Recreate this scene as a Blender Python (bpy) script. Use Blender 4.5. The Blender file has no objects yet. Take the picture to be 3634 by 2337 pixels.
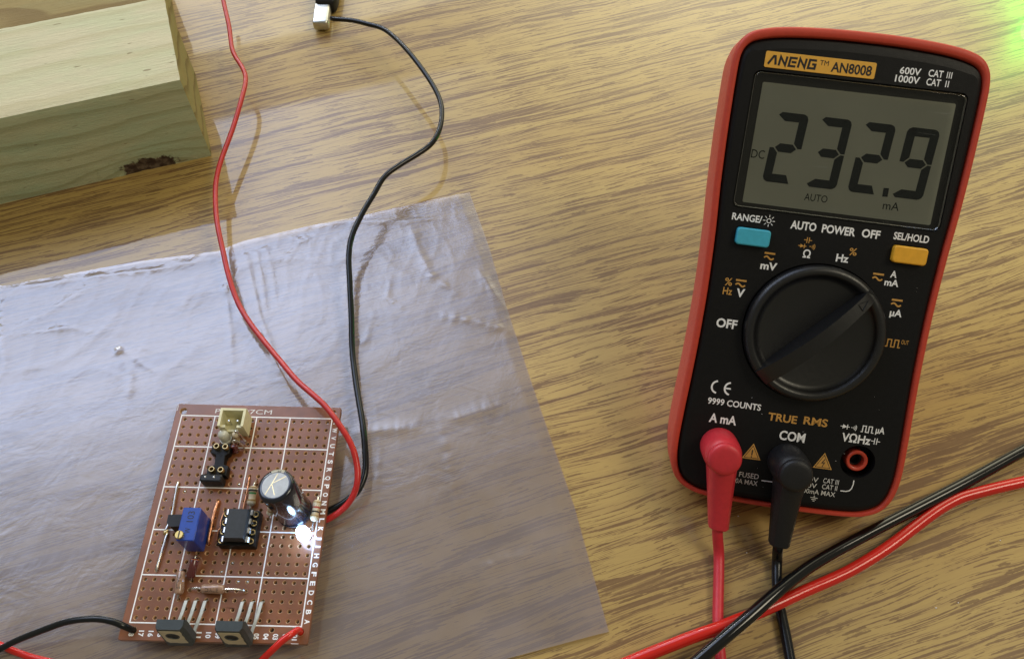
import bpy, bmesh, math, random
from mathutils import Vector, Matrix, noise
random.seed(7)
S = 0.001                       # everything is written in millimetres
sc = bpy.context.scene
C = sc.collection

# ------------------------------------------------------------ camera
W, H, F = 3634.0, 2337.0, 3028.0
CAM_H, TILT, ROLL = 242.465, 0.55705, 0.014935
fw = Vector((0, math.sin(TILT), -math.cos(TILT)))
r0 = Vector((1, 0, 0)); u0 = r0.cross(fw)
rt = math.cos(ROLL) * r0 + math.sin(ROLL) * u0
up = -math.sin(ROLL) * r0 + math.cos(ROLL) * u0
cam_d = bpy.data.cameras.new('camera'); cam = bpy.data.objects.new('camera', cam_d); C.objects.link(cam)
cam_d.sensor_width = 36; cam_d.lens = 36 * F / W
cam_d.clip_start = 0.01; cam_d.clip_end = 50
m = Matrix((rt, up, -fw)).transposed().to_4x4(); m.translation = Vector((0, 0, CAM_H * S)); cam.matrix_world = m
sc.camera = cam
def at(px, py, z=0.0):
    """the point of the real table scene (mm) seen at photo pixel px, py at height z"""
    d = fw + rt * ((px - W / 2) / F) - up * ((py - H / 2) / F)
    return Vector((0, 0, CAM_H)) + d * ((z - CAM_H) / d.z)

# ------------------------------------------------------------ light of the room, with added helper lights
wd = bpy.data.worlds.new('World'); sc.world = wd; wd.use_nodes = True
bg = wd.node_tree.nodes['Background']; bg.inputs[0].default_value = (1.0, 0.93, 0.72, 1); bg.inputs[1].default_value = 0.22
sc.view_settings.view_transform = 'Standard'; sc.view_settings.look = 'None'; sc.view_settings.exposure = 0.0
GR = math.radians(19.4)         # direction of the wood grain, the timber and the room
def room(u, v, z): return Vector((u * math.cos(GR) - v * math.sin(GR), u * math.sin(GR) + v * math.cos(GR), z))
def panel_lamp(name, u0_, u1_, v0_, v1_, z, radiance, col, fades=()):
    """an overhead area light; fades = (axis, from, to): its glow dies away along the panel (0..1)"""
    ld = bpy.data.lights.new(name, 'AREA'); ld.shape = 'RECTANGLE'
    ld.size = abs(u1_ - u0_) * S; ld.size_y = abs(v1_ - v0_) * S
    ld.energy = radiance * math.pi * ld.size * ld.size_y; ld.color = col
    if fades:
        ld.use_nodes = True; nt = ld.node_tree; em = nt.nodes['Emission']
        ge = nt.nodes.new('ShaderNodeNewGeometry'); sx = nt.nodes.new('ShaderNodeSeparateXYZ'); nt.links.new(ge.outputs['Parametric'], sx.inputs[0]); prev = None
        for ax_, a, b in fades:
            mr = nt.nodes.new('ShaderNodeMapRange'); mr.interpolation_type = 'SMOOTHSTEP'; nt.links.new(sx.outputs[ax_], mr.inputs[0])
            mr.inputs[1].default_value = a; mr.inputs[2].default_value = b
            if prev is not None:
                mu = nt.nodes.new('ShaderNodeMath'); mu.operation = 'MULTIPLY'; nt.links.new(prev, mu.inputs[0]); nt.links.new(mr.outputs[0], mu.inputs[1]); prev = mu.outputs[0]
            else: prev = mr.outputs[0]
        nt.links.new(prev, em.inputs['Strength'])
    o = bpy.data.objects.new(name, ld); C.objects.link(o)
    o.location = room((u0_ + u1_) / 2, (v0_ + v1_) / 2, z) * S; o.rotation_euler = (0, 0, GR)
    return o
panel_lamp('overhead_panel_light', -2100, 1300, 700, 2280, 1800, 4.6, (0.60, 0.72, 1.0), ((0, 0.88, 0.52), (1, 0.0, 0.50)))
panel_lamp('overhead_panel_light', -2100, 1600, 2655, 3700, 1820, 3.0, (0.95, 0.95, 0.90), ((0, 1.0, 0.45),))
panel_lamp('overhead_panel_light', 300, 4300, 600, 5000, 1840, 4.2, (1.0, 0.94, 0.68), ((0, 0.0, 0.35), (1, 0.0, 0.5)))  # added unseen panel, its reflection brightens the far right of the table
panel_lamp('glint_strip_light', -2200, 1200, 3950, 4090, 1860, 75.0, (0.86, 0.92, 1.0))  # added unseen strip, placed so tilted film folds catch bright glints
kl = panel_lamp('ceiling_square_lamp', -420, 420, -420, 420, 1900, 9.0, (1.0, 0.90, 0.68)); kl.location = Vector((1350, -20, 1900)) * S
gl = bpy.data.lights.new('green_lamp', 'POINT'); gl.energy = 0.085; gl.color = (0.03, 1.0, 0.02); gl.shadow_soft_size = 0.006
go = bpy.data.objects.new('green_lamp', gl); C.objects.link(go); go.location = Vector((236, 324, 13)) * S

# ------------------------------------------------------------ materials
def nmat(name):
    m = bpy.data.materials.new(name); m.use_nodes = True; nt = m.node_tree
    return m, nt, nt.nodes['Principled BSDF']
def N(nt, t, **kw):
    n = nt.nodes.new(t)
    for k, v in kw.items():
        if k.startswith('i_'):
            key = k[2:]; key = int(key) if key.isdigit() else key.replace('_', ' ')
            n.inputs[key].default_value = v
        else: setattr(n, k, v)
    return n
def L(nt, a, b): nt.links.new(a, b)
def math_n(nt, op, a, b=None, c=None, clamp=False):
    n = nt.nodes.new('ShaderNodeMath'); n.operation = op; n.use_clamp = clamp
    for i, x in enumerate((a, b, c)):
        if x is None: continue
        if isinstance(x, (int, float)): n.inputs[i].default_value = x
        else: L(nt, x, n.inputs[i])
    return n.outputs[0]
def smooth(nt, x, a, b, lo=0.0, hi=1.0):
    n = nt.nodes.new('ShaderNodeMapRange'); n.interpolation_type = 'SMOOTHSTEP'
    L(nt, x, n.inputs[0]); n.inputs[1].default_value = a; n.inputs[2].default_value = b
    n.inputs[3].default_value = lo; n.inputs[4].default_value = hi; return n.outputs[0]
def mixc(nt, f, a, b, mode='MIX'):
    n = nt.nodes.new('ShaderNodeMix'); n.data_type = 'RGBA'; n.blend_type = mode
    for s, x in ((0, f), (6, a), (7, b)):
        if isinstance(x, (int, float)): n.inputs[s].default_value = x
        elif isinstance(x, tuple): n.inputs[s].default_value = (*x, 1)
        else: L(nt, x, n.inputs[s])
    return n.outputs[2]
def coords(nt, scale=(1, 1, 1), rotz=0.0, loc=(0, 0, 0)):
    tc = nt.nodes.new('ShaderNodeTexCoord')
    a = nt.nodes.new('ShaderNodeMapping'); a.vector_type = 'POINT'; a.inputs['Rotation'].default_value = (0, 0, -rotz); a.inputs['Scale'].default_value = (1000,) * 3
    L(nt, tc.outputs['Object'], a.inputs[0])
    b = nt.nodes.new('ShaderNodeMapping'); b.inputs['Scale'].default_value = scale; b.inputs['Location'].default_value = loc
    L(nt, a.outputs[0], b.inputs[0]); return b.outputs[0], a.outputs[0]
def noise_n(nt, vec, scale=1.0, detail=2.0, rough=0.5, dist=0.0, dims='3D'):
    n = nt.nodes.new('ShaderNodeTexNoise'); n.noise_dimensions = dims
    n.inputs['Scale'].default_value = scale; n.inputs['Detail'].default_value = detail; n.inputs['Roughness'].default_value = rough; n.inputs['Distortion'].default_value = dist
    L(nt, vec, n.inputs['Vector']); return n.outputs[0]
def plain(name, col, rough=0.5, metal=0.0, var=0.08, scale=0.6, bump=0.0, coat=0.0, spec=0.5, emit=None, rvar=0.1, bscale=3.0):
    m, nt, b = nmat(name)
    v, _ = coords(nt)
    n = noise_n(nt, v, scale, 4, 0.6)
    f = smooth(nt, n, 0.3, 0.7)
    L(nt, mixc(nt, f, tuple(c * (1 - var) for c in col), tuple(min(1, c * (1 + var)) for c in col)), b.inputs['Base Color'])
    L(nt, smooth(nt, noise_n(nt, v, scale * 2.3, 3), 0.3, 0.7, max(0.02, rough - rvar * rough), min(1, rough + rvar * rough)), b.inputs['Roughness'])
    b.inputs['Metallic'].default_value = metal; b.inputs['Coat Weight'].default_value = coat; b.inputs['Coat Roughness'].default_value = 0.08
    b.inputs['Specular IOR Level'].default_value = spec
    if bump:
        bn = N(nt, 'ShaderNodeBump'); bn.inputs['Strength'].default_value = bump; bn.inputs['Distance'].default_value = 0.0002
        L(nt, noise_n(nt, v, bscale, 3), bn.inputs['Height']); L(nt, bn.outputs[0], b.inputs['Normal'])
    if emit:
        b.inputs['Emission Color'].default_value = (*emit[0], 1); b.inputs['Emission Strength'].default_value = emit[1]
    return m

def oak_laminate():
    m, nt, b = nmat('oak_laminate')
    _, p = coords(nt, rotz=GR)
    def sv(su, sv_, off=(0, 0, 0), src=p):
        q = N(nt, 'ShaderNodeMapping'); q.inputs['Scale'].default_value = (su, sv_, 1); q.inputs['Location'].default_value = off; L(nt, src, q.inputs[0]); return q.outputs[0]
    # slow sideways drift of the grain
    w1 = noise_n(nt, sv(0.0085, 0.016), 1, 2, 0.5, 0, '2D'); w2 = noise_n(nt, sv(0.05, 0.09, (9, 4, 0)), 1, 2, 0.5, 0, '2D')
    dv = math_n(nt, 'ADD', math_n(nt, 'MULTIPLY', math_n(nt, 'SUBTRACT', w1, 0.5), 14.0), math_n(nt, 'MULTIPLY', math_n(nt, 'SUBTRACT', w2, 0.5), 1.2))
    cx = N(nt, 'ShaderNodeCombineXYZ'); L(nt, dv, cx.inputs[1])
    ad = N(nt, 'ShaderNodeVectorMath', operation='ADD'); L(nt, p, ad.inputs[0]); L(nt, cx.outputs[0], ad.inputs[1]); q = ad.outputs[0]
    band = noise_n(nt, sv(0.006, 0.105, (3.3, 1.1, 0), q), 1, 3, 0.55, 0, '2D')
    band = smooth(nt, band, 0.42, 0.60)
    # the dark figure is made of many fine ragged lines; short pores lie between
    w3 = noise_n(nt, sv(0.02, 0.05, (4, 4, 0)), 1, 1, 0.5, 0, '2D')
    cx2 = N(nt, 'ShaderNodeCombineXYZ'); L(nt, math_n(nt, 'MULTIPLY', math_n(nt, 'SUBTRACT', w3, 0.5), 5.0), cx2.inputs[1])
    ad2 = N(nt, 'ShaderNodeVectorMath', operation='ADD'); L(nt, p, ad2.inputs[0]); L(nt, cx2.outputs[0], ad2.inputs[1]); pp = ad2.outputs[0]
    band2 = smooth(nt, noise_n(nt, sv(0.0080, 0.45, (1, 7, 0), q), 1, 2.5, 0.55, 0.1, '2D'), 0.45, 0.58)
    mask = math_n(nt, 'ADD', math_n(nt, 'MULTIPLY', math_n(nt, 'ADD', band, 0.25), 0.24), math_n(nt, 'MULTIPLY', math_n(nt, 'MULTIPLY', band2, math_n(nt, 'ADD', band, 1.2)), 0.40))
    jit = noise_n(nt, sv(0.5, 1.2, (3, 3, 0)), 1, 2, 0.6, 0, '2D')
    def dashes(su, sv_, off, base_r, mk, soft=0.05):
        vo = N(nt, 'ShaderNodeTexVoronoi', voronoi_dimensions='2D', feature='F1'); vo.inputs['Scale'].default_value = 1.0; vo.inputs['Randomness'].default_value = 1.0
        L(nt, sv(su, sv_, off, pp), vo.inputs['Vector'])
        se = N(nt, 'ShaderNodeSeparateColor'); L(nt, vo.outputs['Color'], se.inputs[0])
        r_ = math_n(nt, 'ADD', math_n(nt, 'MULTIPLY', se.outputs[0], 0.30), math_n(nt, 'ADD', base_r, math_n(nt, 'MULTIPLY', mask, mk)))
        d_ = math_n(nt, 'ADD', vo.outputs['Distance'], math_n(nt, 'MULTIPLY', math_n(nt, 'SUBTRACT', jit, 0.5), 0.30))
        return smooth(nt, math_n(nt, 'SUBTRACT', d_, r_), soft, -soft)
    dark = dashes(0.030, 1.55, (5, 2, 0), -0.09, 0.40, 0.05)
    dark2 = dashes(0.052, 2.6, (15, 22, 0), -0.07, 0.38, 0.06)
    pore = dashes(0.055, 0.62, (35, 12, 0), -0.09, 0.06, 0.03)
    fine = noise_n(nt, sv(0.16, 3.4, (0, 0, 0), q), 1, 2, 0.6, 0, '2D')
    big = noise_n(nt, sv(0.004, 0.02, (7, 7, 0), p), 1, 2, 0.5, 0, '2D')
    col = mixc(nt, smooth(nt, big, 0.3, 0.7), (0.425, 0.284, 0.088), (0.485, 0.343, 0.114))
    col = mixc(nt, smooth(nt, fine, 0.35, 0.75, 0, 0.30), col, (0.37, 0.240, 0.080))
    col = mixc(nt, math_n(nt, 'MULTIPLY', mask, 0.40), col, (0.30, 0.180, 0.075))
    col = mixc(nt, math_n(nt, 'MULTIPLY', dark, 0.82), col, (0.165, 0.088, 0.036))
    col = mixc(nt, math_n(nt, 'MULTIPLY', dark2, 0.60), col, (0.165, 0.088, 0.036))
    col = mixc(nt, math_n(nt, 'MULTIPLY', pore, 0.80), col, (0.165, 0.090, 0.034))
    L(nt, col, b.inputs['Base Color'])
    b.inputs['Roughness'].default_value = 0.42; b.inputs['Specular IOR Level'].default_value = 0.35
    b.inputs['Coat Weight'].default_value = 0.85; b.inputs['Coat IOR'].default_value = 1.5
    rr = noise_n(nt, sv(0.4, 0.4), 1, 2); L(nt, smooth(nt, rr, 0.3, 0.7, 0.02, 0.035), b.inputs['Coat Roughness'])
    bn = N(nt, 'ShaderNodeBump'); bn.inputs['Strength'].default_value = 0.12; bn.inputs['Distance'].default_value = 0.00005
    L(nt, math_n(nt, 'SUBTRACT', noise_n(nt, sv(1.6, 1.6), 1, 3), math_n(nt, 'MULTIPLY', pore, 0.6)), bn.inputs['Height'])
    L(nt, bn.outputs[0], b.inputs['Normal'])
    bc = N(nt, 'ShaderNodeBump'); bc.inputs['Strength'].default_value = 1.0; bc.inputs['Distance'].default_value = 0.0000016
    L(nt, noise_n(nt, sv(1.9, 1.9), 1, 2), bc.inputs['Height']); L(nt, bc.outputs[0], b.inputs['Coat Normal'])
    return m

def pine(name, base, line, green, freq=0.16, knot=None, seed=0.0, lines=1.0):
    """treated softwood; grain lines along local x"""
    m, nt, b = nmat(name)
    v, p = coords(nt)
    def sv(s, off=(0, 0, 0)):
        q = N(nt, 'ShaderNodeMapping'); q.inputs['Scale'].default_value = s; q.inputs['Location'].default_value = off; L(nt, p, q.inputs[0]); return q.outputs[0]
    wob = noise_n(nt, sv((0.018, 0.03, 0.03), (seed, 0, 0)), 1, 2)
    sx = N(nt, 'ShaderNodeSeparateXYZ'); L(nt, p, sx.inputs[0])
    t = math_n(nt, 'ADD', math_n(nt, 'MULTIPLY', sx.outputs[2], freq), math_n(nt, 'MULTIPLY', sx.outputs[1], freq * 0.45))
    t = math_n(nt, 'ADD', t, math_n(nt, 'MULTIPLY', wob, 1.3))
    if knot:
        kx, ky, kz, ax, az = knot
        d0 = N(nt, 'ShaderNodeMapping'); d0.inputs['Location'].default_value = (-kx / (ax * 2.6), 0, -kz / (az * 2.4)); d0.inputs['Scale'].default_value = (1 / (ax * 2.6), 0, 1 / (az * 2.4)); L(nt, p, d0.inputs[0])
        l0 = N(nt, 'ShaderNodeVectorMath', operation='LENGTH'); L(nt, d0.outputs[0], l0.inputs[0])
        t = math_n(nt, 'SUBTRACT', t, smooth(nt, l0.outputs['Value'], 1.3, 0.0, 0.0, 1.5))
    ring = math_n(nt, 'FRACT', t)
    ringd = math_n(nt, 'MULTIPLY', smooth(nt, ring, 0.55, 0.93), smooth(nt, ring, 1.0, 0.95))
    st = noise_n(nt, sv((0.035, 0.9, 0.9), (seed, 3, 1)), 1, 4, 0.65)
    blot = noise_n(nt, sv((0.035, 0.11, 0.11), (seed, 5, 2)), 1, 3)
    fib = noise_n(nt, sv((0.35, 3.0, 3.0)), 1, 3, 0.7)
    col = mixc(nt, smooth(nt, blot, 0.35, 0.7), base, green)
    col = mixc(nt, smooth(nt, st, 0.4, 0.75, 0, 0.45), col, tuple(c * 0.74 for c in base))
    col = mixc(nt, smooth(nt, fib, 0.45, 0.8, 0, 0.3), col, tuple(c * 0.62 for c in base))
    col = mixc(nt, math_n(nt, 'MULTIPLY', ringd, 0.7 * lines), col, line)
    sp = noise_n(nt, sv((0.14, 0.5, 0.5), (seed, 1, 8)), 1, 1)
    col = mixc(nt, smooth(nt, sp, 0.73, 0.78, 0, 0.7), col, (0.20, 0.14, 0.07))
    if knot:
        kx, ky, kz, ax, az = knot
        d = N(nt, 'ShaderNodeMapping'); d.vector_type = 'POINT'; d.inputs['Location'].default_value = (-kx / ax, -ky / 8, -kz / az); d.inputs['Scale'].default_value = (1 / ax, 1 / 8, 1 / az); L(nt, p, d.inputs[0])
        ln = N(nt, 'ShaderNodeVectorMath', operation='LENGTH'); L(nt, d.outputs[0], ln.inputs[0])
        dd = math_n(nt, 'ADD', ln.outputs['Value'], math_n(nt, 'MULTIPLY', math_n(nt, 'SUBTRACT', noise_n(nt, v, 0.28, 4, 0.65), 0.5), 1.5))
        rings = math_n(nt, 'FRACT', math_n(nt, 'MULTIPLY', dd, 1.5))
        ringk = math_n(nt, 'MULTIPLY', math_n(nt, 'MULTIPLY', smooth(nt, rings, 0.6, 0.9), smooth(nt, rings, 1.0, 0.93)), smooth(nt, dd, 3.2, 1.6))
        col = mixc(nt, math_n(nt, 'MULTIPLY', ringk, 0.25), col, line)
        col = mixc(nt, smooth(nt, dd, 1.15, 0.95), col, mixc(nt, smooth(nt, noise_n(nt, v, 0.45, 4), 0.4, 0.7), (0.055, 0.032, 0.02), (0.16, 0.115, 0.075)))
    L(nt, col, b.inputs['Base Color']); b.inputs['Roughness'].default_value = 0.75; b.inputs['Specular IOR Level'].default_value = 0.25
    bn = N(nt, 'ShaderNodeBump'); bn.inputs['Strength'].default_value = 0.6; bn.inputs['Distance'].default_value = 0.0004
    L(nt, math_n(nt, 'ADD', fib, st), bn.inputs['Height']); L(nt, bn.outputs[0], b.inputs['Normal'])
    return m

def film():
    m, nt, b = nmat('polythene_film'); nt.nodes.remove(b)
    out = nt.nodes['Material Output']
    v, p = coords(nt)
    tr = N(nt, 'ShaderNodeBsdfTransparent'); tr.inputs[0].default_value = (0.95, 0.94, 0.95, 1)
    df = N(nt, 'ShaderNodeBsdfDiffuse'); df.inputs[0].default_value = (0.90, 0.80, 0.86, 1)
    cl = noise_n(nt, v, 0.035, 3, 0.6)
    mx = N(nt, 'ShaderNodeMixShader'); L(nt, smooth(nt, cl, 0.3, 0.75, 0.13, 0.20), mx.inputs[0]); L(nt, tr.outputs[0], mx.inputs[1]); L(nt, df.outputs[0], mx.inputs[2])
    gs = N(nt, 'ShaderNodeBsdfGlossy'); gs.inputs[0].default_value = (0.95, 0.96, 1, 1); gs.inputs['Roughness'].default_value = 0.11
    lw = N(nt, 'ShaderNodeFresnel'); lw.inputs['IOR'].default_value = 1.5
    fr = math_n(nt, 'MULTIPLY', lw.outputs[0], 2.4, clamp=True)
    n1 = noise_n(nt, v, 0.09, 3, 0.6, 0.6); n2 = noise_n(nt, v, 0.5, 3, 0.6, 0.3); n3 = noise_n(nt, v, 1.9, 2, 0.6)
    at_ = N(nt, 'ShaderNodeAttribute', attribute_name='crinkle')
    hgt = math_n(nt, 'ADD', math_n(nt, 'MULTIPLY', n1, 0.45), math_n(nt, 'MULTIPLY', math_n(nt, 'ADD', math_n(nt, 'MULTIPLY', n2, 0.30), math_n(nt, 'MULTIPLY', n3, 0.05)), math_n(nt, 'ADD', 0.05, at_.outputs['Fac'])))
    bn = N(nt, 'ShaderNodeBump'); bn.inputs['Strength'].default_value = 1.0; bn.inputs['Distance'].default_value = 0.00035
    L(nt, hgt, bn.inputs['Height']); L(nt, bn.outputs[0], gs.inputs['Normal']); L(nt, bn.outputs[0], lw.inputs['Normal'])
    m2 = N(nt, 'ShaderNodeMixShader'); L(nt, fr, m2.inputs[0]); L(nt, mx.outputs[0], m2.inputs[1]); L(nt, gs.outputs[0], m2.inputs[2])
    L(nt, m2.outputs[0], out.inputs[0]); return m

def clear_cover():
    m, nt, b = nmat('clear_window'); nt.nodes.remove(b); out = nt.nodes['Material Output']
    v, p = coords(nt)
    tr = N(nt, 'ShaderNodeBsdfTransparent'); tr.inputs[0].default_value = (0.96, 0.97, 0.95, 1)
    gs = N(nt, 'ShaderNodeBsdfGlossy'); gs.inputs['Roughness'].default_value = 0.04
    lw = N(nt, 'ShaderNodeFresnel'); lw.inputs['IOR'].default_value = 1.5
    mp = N(nt, 'ShaderNodeMapping'); mp.inputs['Rotation'].default_value = (0, 0, 0.6); mp.inputs['Scale'].default_value = (0.05, 2.2, 1); L(nt, p, mp.inputs[0])
    scr = smooth(nt, noise_n(nt, mp.outputs[0], 1, 2, 0.5, 0.8), 0.72, 0.78, 0, 0.12)
    m1 = N(nt, 'ShaderNodeMixShader'); L(nt, math_n(nt, 'MULTIPLY', lw.outputs[0], 0.6, clamp=True), m1.inputs[0]); L(nt, tr.outputs[0], m1.inputs[1]); L(nt, gs.outputs[0], m1.inputs[2])
    df = N(nt, 'ShaderNodeBsdfDiffuse'); df.inputs[0].default_value = (0.8, 0.8, 0.75, 1)
    m2 = N(nt, 'ShaderNodeMixShader'); L(nt, scr, m2.inputs[0]); L(nt, m1.outputs[0], m2.inputs[1]); L(nt, df.outputs[0], m2.inputs[2])
    L(nt, m2.outputs[0], out.inputs[0]); return m

M = dict(
    oak=oak_laminate(), film=film(), clear=clear_cover(),
    timber=pine('treated_pine', (0.66, 0.60, 0.40), (0.42, 0.35, 0.16), (0.60, 0.60, 0.38), lines=0.35),
    timber_side=pine('treated_pine_face', (0.56, 0.58, 0.36), (0.32, 0.32, 0.16), (0.46, 0.56, 0.36), freq=0.13, lines=0.75, knot=(-23.0, 0, 1.6, 10.0, 4.0), seed=4.0),
    timber_end=pine('treated_pine_end', (0.36, 0.30, 0.12), (0.17, 0.12, 0.045), (0.33, 0.30, 0.13), freq=0.10, seed=2.0),
    timber_back=pine('shaded_pine', (0.36, 0.27, 0.11), (0.20, 0.13, 0.05), (0.33, 0.27, 0.12), freq=0.06, seed=9.0),  # shade behind the block is put into this darker pine colour
    board=plain('phenolic_board', (0.215, 0.072, 0.022), 0.45, var=0.20, scale=0.09, bump=0.15, coat=0.55),
    hole=plain('phenolic_hole', (0.52, 0.32, 0.17), 0.7, var=0.35, scale=0.8),
    ink=plain('white_ink', (0.90, 0.90, 0.90), 0.5, var=0.04),
    ink_grey=plain('white_ink_fine', (0.72, 0.70, 0.68), 0.5),
    ink_orange=plain('orange_ink', (0.58, 0.30, 0.065), 0.5),
    ink_black=plain('black_ink', (0.012, 0.011, 0.012), 0.5),
    black=plain('black_moulding', (0.0065, 0.0065, 0.007), 0.42, bump=0.35, bscale=5.0, spec=0.22),
    black_dial=plain('black_dial_plastic', (0.006, 0.006, 0.0065), 0.38, bump=0.10, bscale=6, spec=0.6),
    rubber=plain('black_rubber', (0.010, 0.010, 0.011), 0.48, spec=0.4, bump=0.2),
    red_shell=plain('red_rubber_shell', (0.56, 0.058, 0.030), 0.5, var=0.05, spec=0.4, bump=0.2),
    red_plug=plain('red_plug_plastic', (0.60, 0.028, 0.040), 0.42, var=0.05, bump=0.1),
    red_wire=plain('red_insulation', (0.50, 0.022, 0.018), 0.30, var=0.08, scale=0.25),
    red_cable=plain('red_cable_pvc', (0.62, 0.020, 0.012), 0.16, var=0.04, scale=0.1),
    black_wire=plain('black_insulation', (0.008, 0.009, 0.010), 0.22, scale=0.25, spec=0.35),
    black_cable=plain('black_cable_pvc', (0.005, 0.005, 0.005), 0.11, spec=0.5),
    amber=plain('amber_plate', (0.80, 0.42, 0.055), 0.45, var=0.04),
    yellow=plain('amber_button', (0.86, 0.43, 0.030), 0.42, var=0.05),
    blue=plain('cyan_button', (0.055, 0.44, 0.60), 0.42, var=0.05),
    lcd=plain('display_glass', (0.262, 0.258, 0.208), 0.55, var=0.05, scale=0.04),
    seg=plain('display_segment', (0.006, 0.010, 0.011), 0.7, spec=0.1),
    dark_hole=plain('dark_recess', (0.006, 0.006, 0.006), 0.6),
    jack_red=plain('red_jack_ring', (0.50, 0.050, 0.022), 0.4),
    tin=plain('tinned_metal', (0.72, 0.71, 0.68), 0.26, metal=1.0, var=0.12, bump=0.0),
    lead_flat=plain('tinned_lead', (0.55, 0.55, 0.47), 0.42, metal=0.55, var=0.10, scale=0.8),
    nickel=plain('nickel_plate', (0.62, 0.62, 0.57), 0.36, metal=1.0),
    copper=plain('copper_strand', (0.70, 0.33, 0.18), 0.38, metal=1.0, var=0.25, bump=0.5, bscale=1.2),
    brass=plain('brass', (0.85, 0.62, 0.22), 0.28, metal=1.0),
    gold=plain('gold_pin', (0.70, 0.52, 0.24), 0.3, metal=1.0),
    silver=plain('capacitor_top', (0.47, 0.49, 0.51), 0.55, metal=0.15, bump=0.15, bscale=3),
    sleeve=plain('capacitor_sleeve', (0.007, 0.009, 0.016), 0.13, bump=0.12, bscale=0.8, coat=0.4),
    sleeve_stripe=plain('capacitor_stripe', (0.38, 0.35, 0.26), 0.3),
    cream=plain('cream_nylon', (0.70, 0.66, 0.42), 0.45),
    beige=plain('resistor_beige', (0.60, 0.50, 0.34), 0.32, coat=0.3),
    wine=plain('resistor_wine', (0.10, 0.018, 0.016), 0.18, coat=0.5),
    tan_glaze=plain('resistor_tan_glaze', (0.34, 0.20, 0.13), 0.14, var=0.12, coat=0.6),
    b_orange=plain('band_orange', (0.55, 0.16, 0.03), 0.3), b_white=plain('band_white', (0.82, 0.82, 0.80), 0.3),
    b_red=plain('band_red', (0.42, 0.05, 0.04), 0.3), b_green=plain('band_green', (0.05, 0.20, 0.06), 0.3),
    b_black=plain('band_black', (0.012, 0.012, 0.012), 0.3), b_gold=plain('band_gold', (0.38, 0.24, 0.09), 0.3),
    trim_blue=plain('trimmer_blue', (0.010, 0.055, 0.36), 0.33, var=0.05, coat=0.2),
    chip=plain('chip_epoxy', (0.022, 0.025, 0.028), 0.55, bump=0.25, bscale=4),
    epoxy=plain('transistor_epoxy', (0.035, 0.045, 0.047), 0.45, bump=0.3, bscale=3),
    tab=plain('transistor_tab', (0.62, 0.55, 0.38), 0.42, metal=0.25, var=0.08),
    milky=plain('milky_lens', (0.72, 0.72, 0.62), 0.12, coat=0.5),
    lit=plain('lit_lens', (0.9, 0.95, 1.0), 0.3, emit=((0.36, 0.60, 1.0), 26.0)),
)
M['milky'].node_tree.nodes['Principled BSDF'].inputs['Transmission Weight'].default_value = 0.12
M['milky'].node_tree.nodes['Principled BSDF'].inputs['Subsurface Weight'].default_value = 0.0

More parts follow.
